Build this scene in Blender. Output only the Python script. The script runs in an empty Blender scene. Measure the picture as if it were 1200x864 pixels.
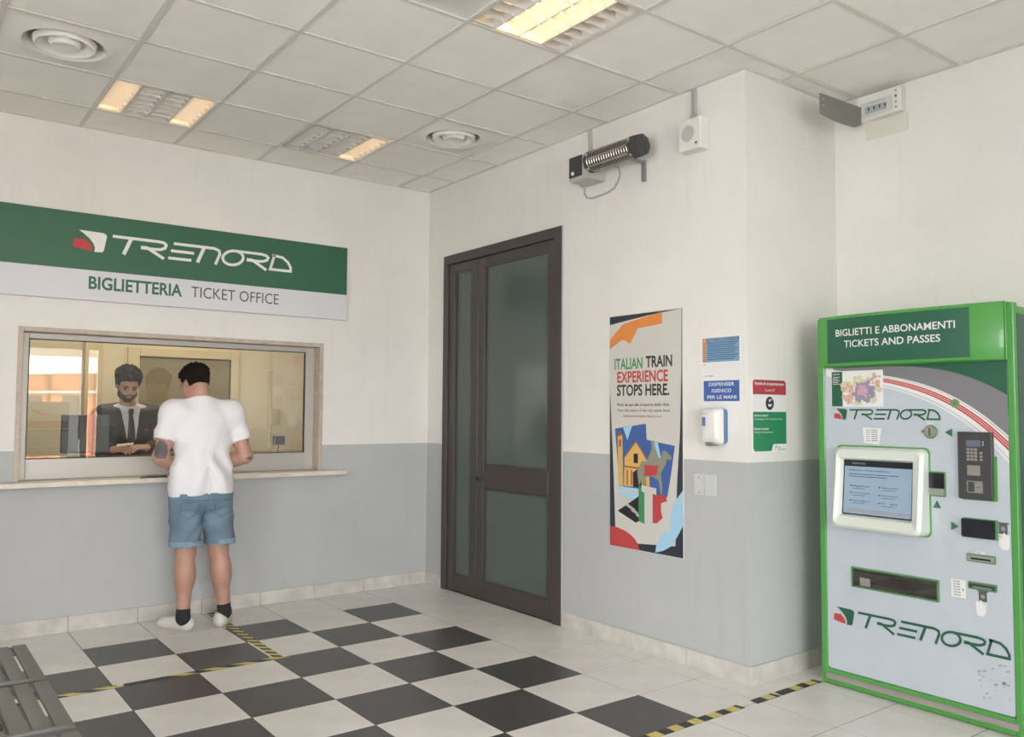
import bpy, bmesh, math, random
import numpy as np
from mathutils import Vector, Matrix
from mathutils.bvhtree import BVHTree

SC = bpy.context.scene
COL = SC.collection
random.seed(7)

# ------------------------------------------------------------------ camera
cam_d = bpy.data.cameras.new('camera'); cam = bpy.data.objects.new('camera', cam_d); COL.objects.link(cam)
cam_d.lens = 976.476/1200*36; cam_d.sensor_width = 36; cam_d.clip_start = .05
_y, _p, _r = .6471, .0527, .0058
_f = Vector((math.sin(_y)*math.cos(_p), math.cos(_y)*math.cos(_p), math.sin(_p)))
_rt = Vector((math.cos(_y), -math.sin(_y), 0)); _up = _rt.cross(_f)
_r2 = _rt*math.cos(_r)+_up*math.sin(_r); _u2 = _up*math.cos(_r)-_rt*math.sin(_r)
cam.matrix_world = Matrix(((_r2.x, _u2.x, -_f.x, -3.7065), (_r2.y, _u2.y, -_f.y, -6.0954), (_r2.z, _u2.z, -_f.z, 1.4337), (0, 0, 0, 1)))
SC.camera = cam
# ------------------------------------------------------------------ world, sun, exposure
SC.view_settings.view_transform = 'Standard'; SC.view_settings.look = 'None'
SC.view_settings.gamma = 1; SC.view_settings.use_curve_mapping = False
SC.view_settings.exposure = 0.88
w = bpy.data.worlds.new('sky'); SC.world = w; w.use_nodes = True
bg = w.node_tree.nodes['Background']; bg.inputs[0].default_value = (.955, .955, .965, 1); bg.inputs[1].default_value = 9.0
sun_d = bpy.data.lights.new('sun', 'SUN'); sun_d.energy = 22; sun_d.angle = .02; sun_d.color = (1, .95, .86)
sun = bpy.data.objects.new('sun', sun_d); COL.objects.link(sun); sun.rotation_euler = (math.radians(-38), 0, math.radians(14))
por_d = bpy.data.lights.new('daylight_portal', 'AREA'); por_d.shape = 'RECTANGLE'; por_d.size = 4.7; por_d.size_y = 2.5
por_d.cycles.is_portal = True
por = bpy.data.objects.new('daylight_portal', por_d); COL.objects.link(por); por.location = (-3.2, -8.62, 1.25)
por.rotation_euler = (math.radians(90), 0, 0)   # emits towards +y, into the hall
por2_d = por_d.copy(); por2_d.size = 2.4; por2_d.size_y = 2.1; por2 = bpy.data.objects.new('side_daylight_portal', por2_d); COL.objects.link(por2)
por2.location = (-6.25, -5.55, 1.65); por2.rotation_euler = (math.radians(90), 0, math.radians(-90))  # portal of the added side window

# ------------------------------------------------------------------ materials
MATS = {}
def mat(name, col, rough=.6, metal=0., spec=.5, noise=None, bump=0., bscale=60., emit=None, coat=0.):
    if name in MATS: return MATS[name]
    m = bpy.data.materials.new(name); m.use_nodes = True; nt = m.node_tree; b = nt.nodes['Principled BSDF']
    b.inputs['Base Color'].default_value = (*col, 1); b.inputs['Roughness'].default_value = rough
    b.inputs['Metallic'].default_value = metal; b.inputs['Specular IOR Level'].default_value = spec
    b.inputs['Coat Weight'].default_value = coat
    if emit:
        b.inputs['Emission Color'].default_value = (*emit[0], 1); b.inputs['Emission Strength'].default_value = emit[1]
    tc = nt.nodes.new('ShaderNodeTexCoord')
    if noise:   # (scale, amount) mottled colour
        n = nt.nodes.new('ShaderNodeTexNoise'); n.inputs['Scale'].default_value = noise[0]; n.inputs['Detail'].default_value = 5
        nt.links.new(tc.outputs['Object'], n.inputs['Vector'])
        r = nt.nodes.new('ShaderNodeMapRange'); r.inputs[1].default_value = .3; r.inputs[2].default_value = .7
        r.inputs[3].default_value = 1-noise[1]; r.inputs[4].default_value = 1+noise[1]*.6
        nt.links.new(n.outputs[0], r.inputs[0])
        x = nt.nodes.new('ShaderNodeVectorMath'); x.operation = 'SCALE'; x.inputs[0].default_value = col
        nt.links.new(r.outputs[0], x.inputs['Scale']); nt.links.new(x.outputs[0], b.inputs['Base Color'])
    if bump:
        n = nt.nodes.new('ShaderNodeTexNoise'); n.inputs['Scale'].default_value = bscale; n.inputs['Detail'].default_value = 4
        nt.links.new(tc.outputs['Object'], n.inputs['Vector'])
        q = nt.nodes.new('ShaderNodeBump'); q.inputs['Strength'].default_value = bump; q.inputs['Distance'].default_value = .01
        nt.links.new(n.outputs[0], q.inputs['Height']); nt.links.new(q.outputs[0], b.inputs['Normal'])
    MATS[name] = m
    return m

def wall_mat(name, top, low, split=1.172):
    """painted plaster: grey dado below the line, off-white above, scuffs and mottling."""
    m = bpy.data.materials.new(name); m.use_nodes = True; nt = m.node_tree; b = nt.nodes['Principled BSDF']
    N = nt.nodes.new; Lk = nt.links.new
    g = N('ShaderNodeNewGeometry'); s = N('ShaderNodeSeparateXYZ'); Lk(g.outputs['Position'], s.inputs[0])
    gt = N('ShaderNodeMath'); gt.operation = 'GREATER_THAN'; gt.inputs[1].default_value = split; Lk(s.outputs[2], gt.inputs[0])
    mx = N('ShaderNodeMix'); mx.data_type = 'RGBA'; mx.inputs[6].default_value = (*low, 1); mx.inputs[7].default_value = (*top, 1)
    Lk(gt.outputs[0], mx.inputs[0])
    n = N('ShaderNodeTexNoise'); n.inputs['Scale'].default_value = 1.3; n.inputs['Detail'].default_value = 8; n.inputs['Roughness'].default_value = .65
    Lk(g.outputs['Position'], n.inputs['Vector'])
    r = N('ShaderNodeMapRange'); r.inputs[1].default_value = .3; r.inputs[2].default_value = .7; r.inputs[3].default_value = .93; r.inputs[4].default_value = 1.03
    Lk(n.outputs[0], r.inputs[0])
    # vertical drip stains
    mp = N('ShaderNodeMapping'); mp.inputs['Scale'].default_value = (14, 14, .9); Lk(g.outputs['Position'], mp.inputs[0])
    n2 = N('ShaderNodeTexNoise'); n2.inputs['Scale'].default_value = 1.; n2.inputs['Detail'].default_value = 6; Lk(mp.outputs[0], n2.inputs['Vector'])
    r2 = N('ShaderNodeMapRange'); r2.inputs[1].default_value = .58; r2.inputs[2].default_value = .75; r2.inputs[3].default_value = 1.; r2.inputs[4].default_value = .955
    Lk(n2.outputs[0], r2.inputs[0])
    mu = N('ShaderNodeMath'); mu.operation = 'MULTIPLY'; Lk(r.outputs[0], mu.inputs[0]); Lk(r2.outputs[0], mu.inputs[1])
    x = N('ShaderNodeVectorMath'); x.operation = 'SCALE'; Lk(mx.outputs[2], x.inputs[0]); Lk(mu.outputs[0], x.inputs['Scale'])
    Lk(x.outputs[0], b.inputs['Base Color']); b.inputs['Roughness'].default_value = .75
    n3 = N('ShaderNodeTexNoise'); n3.inputs['Scale'].default_value = 45; n3.inputs['Detail'].default_value = 5; Lk(g.outputs['Position'], n3.inputs['Vector'])
    q = N('ShaderNodeBump'); q.inputs['Strength'].default_value = .18; q.inputs['Distance'].default_value = .01; Lk(n3.outputs[0], q.inputs['Height']); Lk(q.outputs[0], b.inputs['Normal'])
    MATS[name] = m
    return m

def glass_mat(name, refl=.14, tint=(.96, .98, .97), rough=.0, dirt=.0):
    m = bpy.data.materials.new(name); m.use_nodes = True; nt = m.node_tree; nt.nodes.remove(nt.nodes['Principled BSDF'])
    N = nt.nodes.new; Lk = nt.links.new; out = nt.nodes['Material Output']
    t = N('ShaderNodeBsdfTransparent'); t.inputs[0].default_value = (*tint, 1)
    g = N('ShaderNodeBsdfGlossy'); g.inputs['Roughness'].default_value = rough; g.inputs[0].default_value = (1, 1, 1, 1)
    fr = N('ShaderNodeFresnel'); fr.inputs[0].default_value = 1.5
    ad = N('ShaderNodeMath'); ad.operation = 'ADD'; ad.use_clamp = True; ad.inputs[1].default_value = refl-.04; Lk(fr.outputs[0], ad.inputs[0])
    mx = N('ShaderNodeMixShader'); Lk(ad.outputs[0], mx.inputs[0]); Lk(t.outputs[0], mx.inputs[1]); Lk(g.outputs[0], mx.inputs[2])
    Lk(mx.outputs[0], out.inputs[0])
    MATS[name] = m
    return m

WALL = wall_mat('plaster_wall', (.77, .745, .715), (.465, .475, .48))
CEIL = mat('ceiling_tile', (.88, .85, .80), .9, noise=(6, .03), bump=.15, bscale=240)
CEILD = mat('ceiling_tile_stained', (.85, .82, .77), .9, noise=(3.5, .09), bump=.15, bscale=240)
TBAR = mat('ceiling_grid', (.66, .63, .59), .5)
FWHITE = mat('white_floor_tile', (.78, .75, .72), .28, noise=(5, .07), bump=.02, bscale=8)
FDARK = mat('charcoal_floor_tile', (.075, .068, .070), .33, noise=(9, .14), bump=.02, bscale=8)
GROUT = mat('grout', (.10, .095, .088), .9)
SKIRT = mat('skirting_tile', (.58, .55, .51), .4, noise=(7, .2))
TRAV = mat('travertine_stone', (.50, .42, .35), .5, noise=(22, .14))
SILLM = mat('marble_sill', (.66, .60, .52), .35, noise=(14, .12))
ALU = mat('aluminium', (.47, .45, .42), .42, .25)
GSEAL = mat('rubber_seal', (.02, .02, .02), .6)
GLASS = glass_mat('ticket_window_glass', .115)
DGLASS = glass_mat('entrance_glass', .06)
GREEN = mat('sign_green', (.032, .125, .072), .42)
SIGNW = mat('sign_white', (.66, .66, .70), .45)
LOGOW = mat('logo_white', (.78, .77, .76), .5)
LOGOR = mat('logo_red', (.50, .045, .05), .5)
TXTG = mat('text_green', (.03, .14, .085), .5)
BLACK = mat('black_print', (.018, .018, .02), .5)
PAPER = mat('white_paper', (.76, .76, .75), .6)
DOORM = mat('brown_door_frame', (.060, .047, .045), .42)
OFFW = mat('office_wall', (.66, .60, .46), .8, noise=(3, .04))
OFFP = mat('office_panel', (.24, .20, .13), .45, noise=(4, .08))
OFFF = mat('office_floor', (.30, .26, .2), .5)
PLASTW = mat('white_plastic', (.72, .71, .67), .4)
PLASTD = mat('dark_plastic', (.05, .05, .052), .45)
GREYM = mat('grey_metal', (.25, .245, .235), .45, .3)
STEEL = mat('brushed_steel', (.55, .52, .48), .3, .8)
MGREEN = mat('machine_green', (.075, .31, .062), .33, coat=.25)
MDARKG = mat('machine_dark_green', (.020, .110, .062), .4)
MSILV = mat('machine_silver', (.54, .59, .65), .38, .15, noise=(7, .03))
MGREY = mat('machine_grey_print', (.20, .195, .215), .45)
MOFFW = mat('machine_bezel_white', (.66, .70, .64), .35, coat=.2)
YEL = mat('tape_yellow', (.70, .60, .17), .5, noise=(40, .2))
TBLK = mat('tape_black', (.03, .03, .03), .5, noise=(40, .3))
HAIR = mat('dark_brown_hair', (.018, .013, .010), .9, spec=.12, bump=1.0, bscale=190)

# ------------------------------------------------------------------ object helpers
def tag(o, label=None, cat=None, group=None, kind=None):
    if label: o['label'] = label
    if cat: o['category'] = cat
    if group: o['group'] = group
    if kind: o['kind'] = kind
    return o
def thing(name, label, cat, loc, group=None):
    o = bpy.data.objects.new(name, None); COL.objects.link(o); o.location = loc; o.empty_display_size = .1
    return tag(o, label, cat, group)
def root_loc(o):
    v = Vector((0, 0, 0))
    while o is not None:
        v += o.location; o = o.parent
    return v
def link(name, me, parent=None, mats=None, smooth=False, origin=None):
    """me is in world coordinates; shifts it into its parent's frame (or to its own base centre)."""
    if mats:
        for m in (mats if isinstance(mats, (list, tuple)) else [mats]): me.materials.append(m)
    if smooth: me.polygons.foreach_set('use_smooth', [True]*len(me.polygons))
    o = bpy.data.objects.new(name, me); COL.objects.link(o)
    if parent is not None:
        o.parent = parent; me.transform(Matrix.Translation(-root_loc(parent)))
    elif origin != 'world':
        n = len(me.vertices); a = np.empty(n*3); me.vertices.foreach_get('co', a); a = a.reshape(-1, 3)
        c = Vector(((a[:, 0].min()+a[:, 0].max())/2, (a[:, 1].min()+a[:, 1].max())/2, a[:, 2].min()))
        me.transform(Matrix.Translation(-c)); o.location = c
    me.update()
    return o

class B:
    """collects geometry in world coordinates, each face with a material slot"""
    def __init__(s): s.v = []; s.f = []; s.m = []
    def add(s, vs, fs, mi=0):
        n = len(s.v); s.v += [tuple(v) for v in vs]; s.f += [tuple(n+i for i in f) for f in fs]; s.m += [mi]*len(fs); return s
    def box(s, lo, hi, mi=0):
        x0, y0, z0 = (min(a, b) for a, b in zip(lo, hi)); x1, y1, z1 = (max(a, b) for a, b in zip(lo, hi))
        return s.add([(x0, y0, z0), (x1, y0, z0), (x1, y1, z0), (x0, y1, z0), (x0, y0, z1), (x1, y0, z1), (x1, y1, z1), (x0, y1, z1)],
                     [(3, 2, 1, 0), (4, 5, 6, 7), (0, 1, 5, 4), (1, 2, 6, 5), (2, 3, 7, 6), (3, 0, 4, 7)], mi)
    def prism(s, fr, poly, d0, d1, mi=0):
        """polygon in a frame's (u,v), extruded from depth d0 to d1 along its normal"""
        n = len(poly); a = sum(poly[i][0]*poly[(i+1) % n][1]-poly[(i+1) % n][0]*poly[i][1] for i in range(n))
        if a < 0: poly = poly[::-1]
        vs = [fr(u, v, d0) for u, v in poly]+[fr(u, v, d1) for u, v in poly]
        return s.add(vs, [tuple(range(n, 2*n)), tuple(range(n-1, -1, -1))]+[(i, (i+1) % n, n+(i+1) % n, n+i) for i in range(n)], mi)
    def face(s, fr, poly, d, mi=0):
        n = len(poly); a = sum(poly[i][0]*poly[(i+1) % n][1]-poly[(i+1) % n][0]*poly[i][1] for i in range(n))
        if a < 0: poly = poly[::-1]
        return s.add([fr(u, v, d) for u, v in poly], [tuple(range(n))], mi)
    def tube(s, pts, r, seg=10, mi=0, close=False):
        pts = [Vector(p) for p in pts]; n = len(pts); rs = r if isinstance(r, (list, tuple)) else [r]*n
        ref = Vector((0, 0, 1)); rings = []
        base = len(s.v)
        for i, p in enumerate(pts):
            t = ((pts[(i+1) % n]-pts[i-1]) if close else (pts[min(i+1, n-1)]-pts[max(i-1, 0)])).normalized()
            a = ref-t*ref.dot(t)
            if a.length < 1e-3: a = Vector((1, 0, 0))-t*t.x
            a.normalize(); b = t.cross(a); ref = a
            s.v += [tuple(p+(a*math.cos(k/seg*2*math.pi)+b*math.sin(k/seg*2*math.pi))*rs[i]) for k in range(seg)]
        m = n if close else n-1
        for i in range(m):
            for k in range(seg):
                j = (i+1) % n
                s.f.append((base+i*seg+k, base+i*seg+(k+1) % seg, base+j*seg+(k+1) % seg, base+j*seg+k)); s.m.append(mi)
        if not close:
            s.f.append(tuple(base+k for k in range(seg-1, -1, -1))); s.f.append(tuple(base+(n-1)*seg+k for k in range(seg))); s.m += [mi, mi]
        return s
    def lathe(s, c, prof, seg=48, axis='z', mi=0):
        """profile [(r, h)...] turned about an axis through c"""
        base = len(s.v); c = Vector(c)
        for r, h in prof:
            for k in range(seg):
                a = k/seg*2*math.pi; u, v = r*math.cos(a), r*math.sin(a)
                s.v.append(tuple(c+Vector({'z': (u, v, h), 'x': (h, u, v), 'y': (v, h, u)}[axis])))
        for i in range(len(prof)-1):
            for k in range(seg):
                s.f.append((base+i*seg+k, base+i*seg+(k+1) % seg, base+(i+1)*seg+(k+1) % seg, base+(i+1)*seg+k)); s.m.append(mi)
        for i in (0, len(prof)-1):
            if prof[i][0] > 1e-6:
                ring = [base+i*seg+k for k in range(seg)]; s.f.append(tuple(ring[::-1] if i == 0 else ring)); s.m.append(mi)
        return s
    def me(s, name):
        me = bpy.data.meshes.new(name); me.from_pydata(s.v, [], s.f); me.polygons.foreach_set('material_index', s.m); me.update(); return me
    def out(s, name, mats, parent=None, smooth=False, bevel=0, seg=2, origin=None, fix=False):
        me = s.me(name)
        if bevel or fix:
            bm = bmesh.new(); bm.from_mesh(me)
            if fix: bmesh.ops.recalc_face_normals(bm, faces=bm.faces)
            if bevel:
                ed = [e for e in bm.edges if len(e.link_faces) == 2 and e.calc_face_angle(0) > .5]
                bmesh.ops.bevel(bm, geom=ed, offset=bevel, segments=seg, affect='EDGES', profile=.5, clamp_overlap=True)
            bm.to_mesh(me); bm.free()
        o = link(name, me, parent, mats, False, origin)
        if smooth:
            me.polygons.foreach_set('use_smooth', [True]*len(me.polygons))
            try: me.set_sharp_from_angle(angle=math.radians(35))
            except Exception: pass
        return o

class Fr:
    """a flat frame: u, v across it, n out of it"""
    def __init__(s, o, u, v): s.o = Vector(o); s.u = Vector(u).normalized(); s.v = Vector(v).normalized(); s.n = s.u.cross(s.v)
    def __call__(s, a, b, d=0): return s.o+s.u*a+s.v*b+s.n*d
def back_frame(y): return Fr((0, y, 0), (1, 0, 0), (0, 0, 1))
def side_frame(x): return Fr((x, 0, 0), (0, -1, 0), (0, 0, 1))        # u = -y
def rect(u0, v0, u1, v1): return [(u0, v0), (u1, v0), (u1, v1), (u0, v1)]
def rrect(u0, v0, u1, v1, r, n=5):
    u0, u1 = min(u0, u1), max(u0, u1); v0, v1 = min(v0, v1), max(v0, v1); p = []
    for cx, cy, a in ((u1-r, v0+r, -90), (u1-r, v1-r, 0), (u0+r, v1-r, 90), (u0+r, v0+r, 180)):
        for k in range(n+1):
            t = math.radians(a+90*k/n); p.append((cx+r*math.cos(t), cy+r*math.sin(t)))
    return p
def disc(u, v, r, n=24): return [(u+r*math.cos(k/n*2*math.pi), v+r*math.sin(k/n*2*math.pi)) for k in range(n)]

def text(b, fr, s, u, v, wdt, hgt, d=.001, mi=0, bold=0., shear=0., anchor='l', thick=0):
    """lettering fitted to a width and a cap height; (u,v) is its baseline start (or centre)"""
    cu = bpy.data.curves.new('t', 'FONT'); cu.body = s; cu.size = 1; cu.offset = bold; cu.shear = shear; cu.resolution_u = 3
    o = bpy.data.objects.new('t', cu); COL.objects.link(o)
    me = bpy.data.meshes.new_from_object(o.evaluated_get(bpy.context.evaluated_depsgraph_get()))
    vs = [x.co.copy() for x in me.vertices]; fs = [tuple(p.vertices) for p in me.polygons]
    bpy.data.objects.remove(o); bpy.data.curves.remove(cu); bpy.data.meshes.remove(me)
    if not vs: return
    x0 = min(q.x for q in vs); x1 = max(q.x for q in vs)
    sx = wdt/(x1-x0); sy = hgt/.70
    if anchor == 'c': u = u-wdt/2
    b.add([fr(u+(q.x-x0)*sx, v+q.y*sy, d) for q in vs], fs, mi)

def stroke(b, fr, pts, wd, d, mi, u0, v0, H, cap=True):
    """a flat stroke of constant width through pts (logo units), mitred"""
    P = [Vector(p) for p in pts]; n = len(P); L = []; R = []
    for i in range(n):
        a = (P[i]-P[i-1]).normalized() if i > 0 else None; c = (P[i+1]-P[i]).normalized() if i < n-1 else None
        t = (a+c).normalized() if a and c else (a or c)
        nn = Vector((-t.y, t.x)); k = 1/max(.45, nn.dot(Vector((-c.y, c.x)))) if a and c else 1
        L.append(P[i]+nn*wd/2*k); R.append(P[i]-nn*wd/2*k)
    vs = [fr(u0+q.x*H, v0+q.y*H, d) for q in L+R]
    b.add(vs, [(n+i, n+i+1, i+1, i) for i in range(n-1)], mi)
def arc(cx, cy, rx, ry, a0, a1, n=10):
    return [(cx+rx*math.cos(math.radians(a0+(a1-a0)*k/n)), cy+ry*math.sin(math.radians(a0+(a1-a0)*k/n))) for k in range(n+1)]
def train_logo(b, fr, u0, v0, wdt, H, d, mi, mr, sx=1.0):
    """slanted stroke lettering T R E N O R D with the two-piece emblem; units: H high, about 10.1 wide"""
    class G:                                          # anisotropic frame so width and height fit separately
        def __call__(s, a, c, dd=0): return fr(u0+(a-u0)*k, c, dd)
    k = wdt/(10.0*H); g = G(); W = .16; t = 1-W/2; h = W/2
    cnt = [0]
    def S(p, w=W): cnt[0] += 1; stroke(b, g, p, w, d+cnt[0]*.00012, mi, u0, v0, H)
    S([(0, t), (2.35, t)]+[(2.62, .93-h*.6), (2.72, .78), (2.66, .60), (2.45, .5), (2.2, .47), (1.42, .47)])
    S([(1.42, .5), (1.75, .5), (2.62, 0)], .17)
    S([(.93, t), (.56, 0)], .19)
    S([(3.12, t), (4.9, t), (5.35, t), (5.62, .82), (5.66, .62), (5.42, 0)], W)
    S([(2.98, .5), (4.22, .5)]); S([(2.84, h), (4.08, h)])
    S([(4.78, t), (4.42, 0)], .19)
    o = arc(6.42, .5, .58, .5-h, 60, 420, 26); S([(x+(y-.5)*.25, y) for x, y in o], W)
    S([(6.6, t), (8.1, t), (8.4, .9-h*.5), (8.5, .76), (8.44, .60), (8.2, .5), (7.95, .47), (7.22, .47)])
    S([(7.22, .5), (7.55, .5), (8.4, 0)], .17)
    S([(8.9, 1), (8.63, h), (9.9, h), (9.9, .3), (9.72, .62), (9.4, .86), (8.95, t), (8.74, t)])
    q = lambda P: [(u0+x*H, v0+y*H) for x, y in P]
    b.face(g, q([(-1.62, 1.05), (-.48, 1.02), (-.34, .96), (-.28, .86), (-.42, .06), (-.5, -.02), (-.86, -.04), (-.84, .18), (-.93, .42), (-1.12, .66), (-1.36, .86)]), d, mi)
    b.face(g, q([(-1.84, .56), (-1.3, .58), (-1.08, .38), (-.98, .2), (-.95, 0), (-1.3, .02), (-1.88, .14)]), d, mr)

# ------------------------------------------------------------------ the setting
H = 3.321
def structure(o): o['kind'] = 'structure'; return o
DY0, DY1, DZ = -.265, -1.770, 2.722
b = B(); WX0, WX1, WZ0, WZ1 = -3.03, -.955, .945, 1.965
b.box((-6.3, 0, 0), (WX0, .20, 3.45)).box((WX1, 0, 0), (.12, .20, 3.45)).box((WX0, 0, 0), (WX1, .20, WZ0)).box((WX0, 0, WZ1), (WX1, .20, 3.45))
wall_back = structure(b.out('wall_back', WALL, origin='world'))
b = B(); b.box((0, 0, 0), (.12, DY0, 3.45)).box((0, DY1, 0), (.12, -3.29, 3.45)).box((0, DY0, DZ), (.12, DY1, 3.45))
wall_right = structure(b.out('wall_right', WALL, origin='world'))
wall_pillar = structure(B().box((.12, -3.29, 0), (.99, -3.17, 3.45)).out('wall_pillar', WALL, origin='world'))
wall_machine = structure(B().box((.87, -8.7, 0), (.99, -3.29, 3.45)).out('wall_machine_side', WALL, origin='world'))
structure(B().box((-6.42, -4.4, 0), (-6.3, .2, 3.45)).box((-6.42, -8.7, 0), (-6.3, -6.7, 3.45)).box((-6.42, -6.7, 0), (-6.3, -4.4, .6)).box((-6.42, -6.7, 2.7), (-6.3, -4.4, 3.45)).out('wall_left', WALL, origin='world'))
w2 = structure(B().box((-6.40, -6.7, .6), (-6.33, -6.64, 2.7)).box((-6.40, -4.46, .6), (-6.33, -4.4, 2.7)).box((-6.40, -5.6, .6), (-6.33, -5.54, 2.7)).box((-6.40, -6.64, 2.64), (-6.33, -4.46, 2.7)).box((-6.40, -6.64, .6), (-6.33, -4.46, .66)).out('window_side_added', ALU, origin='world'))  # unseen side window, added to brighten the door wall and ceiling
for a_, c_ in ((-6.64, -5.6), (-5.54, -4.46)): B().add([(-6.365, a_, .66), (-6.365, c_, .66), (-6.365, c_, 2.64), (-6.365, a_, 2.64)], [(0, 1, 2, 3)]).out('pane', DGLASS, w2)
b = B(); b.box((-6.3, -8.82, 2.5), (.87, -8.7, 3.45)).box((-6.3, -8.82, 0), (-5.55, -8.7, 2.5)).box((-.80, -8.82, 0), (.87, -8.7, 2.5))
wall_front = structure(b.out('wall_front', WALL, origin='world'))
ceiling = structure(B().box((-6.42, -8.82, 3.45), (.99, 3.0, 3.6)).out('ceiling', CEIL, origin='world'))
floor = structure(B().box((-6.42, -8.82, -.12), (.99, .2, -.0012)).out('floor', GROUT, origin='world'))
# behind the brown door: a dim passage
structure(B().box((.12, DY1-.15, 0), (1.2, DY1-.05, 2.9)).box((.12, DY0+.05, 0), (1.2, DY0+.15, 2.9)).box((1.2, DY1-.15, 0), (1.3, DY0+.15, 2.9)).box((.12, DY1-.15, 2.8), (1.2, DY0+.15, 2.9)).out('wall_passage', OFFW, origin='world'))

# region test: keep a cell's part inside the hall (two rectangles)
REG = [(-6.3, .0, -8.7, 0.), (0., .87, -8.7, -3.29)]
def clip_cell(x0, x1, y0, y1):
    r = []
    for a, b_, c, d in REG:
        p, q, s, t = max(x0, a), min(x1, b_), max(y0, c), min(y1, d)
        if q-p > .012 and t-s > .012: r.append((p, q, s, t))
    return r
def cell_mesh(name, rs, z0, z1, gap, x, y):
    b = B()
    two = len(rs) > 1
    for (p, q, s, t) in rs:
        g0 = 0 if (two and abs(p) < 1e-6) else gap; g1 = 0 if (two and abs(q) < 1e-6) else gap
        b.box((p+g0-x, s+gap-y, z0), (q-g1-x, t-gap-y, z1))
    return b.me(name)
# floor tiles
TF, FX, FY = .42316, -1.4236, .4988
cache = {}; rest = B()
for p in range(-12, 6):
    for q in range(-2, 21):
        x0, x1 = FX+TF*p, FX+TF*(p+1); y1, y0 = -(FY+TF*q), -(FY+TF*(q+1))
        if q == -2: y1, y0 = 0, -(FY-TF)
        rs = clip_cell(x0, x1, y0, y1)
        if not rs: continue
        dark = (p+q) % 2 == 1 and p <= 1 and q >= 0
        if y1 < -5.2 or x1 < -4.9:
            for r in rs: rest.box((r[0]+.0015, r[2]+.0015, -.01), (r[1]-.0015, r[3]-.0015, 0), 1 if dark else 0)
            continue
        full = len(rs) == 1 and abs(rs[0][1]-rs[0][0]-TF) < 1e-3 and abs(rs[0][3]-rs[0][2]-TF) < 1e-3
        key = ('d' if dark else 'w') if full else None
        if key in cache: me = cache[key]
        else:
            me = cell_mesh('floor_tile', rs, -.01, 0, .0024, x0, y0); me.materials.append(FDARK if dark else FWHITE)
            if key: cache[key] = me
        o = bpy.data.objects.new('floor_tile', me); COL.objects.link(o); o.parent = floor; o.location = (x0, y0, 0)
        o['label'] = 'charcoal square floor tile' if dark else 'off-white floor tile'
rs = rest.out('floor_tiles', [FWHITE, FDARK], floor); rs['kind'] = 'stuff'
# skirting tiles, each its own piece
for nm, side in (('baseboard_back', 'b'), ('baseboard_right', 'r'), ('baseboard_pillar', 'p'), ('baseboard_machine_side', 'm')):
    if side == 'b': root = structure(B().box((-6.3, -.003, .0), (0, 0, .098)).out(nm, GROUT, origin='world')); e = [-6.3]+[FX+TF*k for k in range(-11, 4)]+[0]
    if side == 'r': root = structure(B().box((-.003, DY0, 0), (0, -.011, .098)).box((-.003, -3.29, 0), (0, DY1, .098)).out(nm, GROUT, origin='world')); e = None
    if side == 'p': root = structure(B().box((0, -3.293, 0), (.87, -3.29, .098)).out(nm, GROUT, origin='world')); e = None
    if side == 'm': root = structure(B().box((.867, -8.7, 0), (.87, -3.302, .098)).out(nm, GROUT, origin='world')); e = None
    segs = []
    if side == 'b': segs = [((a+.001, -.011, 0), (c-.001, -.003, .1)) for a, c in zip(e[:-1], e[1:]) if c-a > .03]
    if side == 'r':
        ys = [DY1, -2.06, -2.42, -2.86, -3.301]
        segs = [((-.011, c+.001, 0), (-.003, a-.001, .1)) for a, c in zip(ys[:-1], ys[1:])]+[((-.011, DY0, 0), (-.003, -.012, .1))]
    if side == 'p': segs = [((-.003, -3.301, 0), (.374, -3.293, .1)), ((.376, -3.301, 0), (.86, -3.293, .1))]
    if side == 'm': segs = [((.859, -3.302-TF*(k+1)+.001, 0), (.867, -3.302-TF*k, .1)) for k in range(12)]
    for lo, hi in segs: B().box(lo, hi).out('skirting_tile', SKIRT, root, bevel=.0015, seg=1)

# ------------------------------------------------------------------ ceiling grid, tiles, lamps, diffusers
CX, CY, TC = -2.7156, .422, .6
tb = B()
for u in range(-7, 7):
    x = CX+TC*u
    if x < -6.29: continue
    y1 = -.0 if x < 0 else -3.29
    if x < .86: tb.box((x-.012, -8.69, H-.004), (x+.012, y1-.002, H+.002))
for v in range(-1, 14):
    y = -(CY+TC*v)
    if y > -.01: continue
    x1 = 0 if y > -3.29 else .87
    tb.box((-6.29, y-.012, H-.0045), (x1-.002, y+.012, H+.0015))
tb.box((-6.29, -.02, H-.003), (-.0, -.001, H+.002)).box((-.02, -3.29, H-.003), (-.001, 0, H+.002)).box((-.02, -3.31, H-.003), (.87, -3.291, H+.002)).box((.85, -8.69, H-.003), (.869, -3.29, H+.002))
tb.out('grid_bar', TBAR, ceiling)['label'] = 'grey metal ceiling grid'
LAMPS = {(0, 0): ((1, 0, 0, 1), 5), (2, 0): ((0, 0, 0, 1), 5), (2, 4): ((0, 1, 1, 0), 9)}
DIFFS = {(-1, 1): 0, (3, 1): 1, (1, 4): 2}
cache = {}
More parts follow.
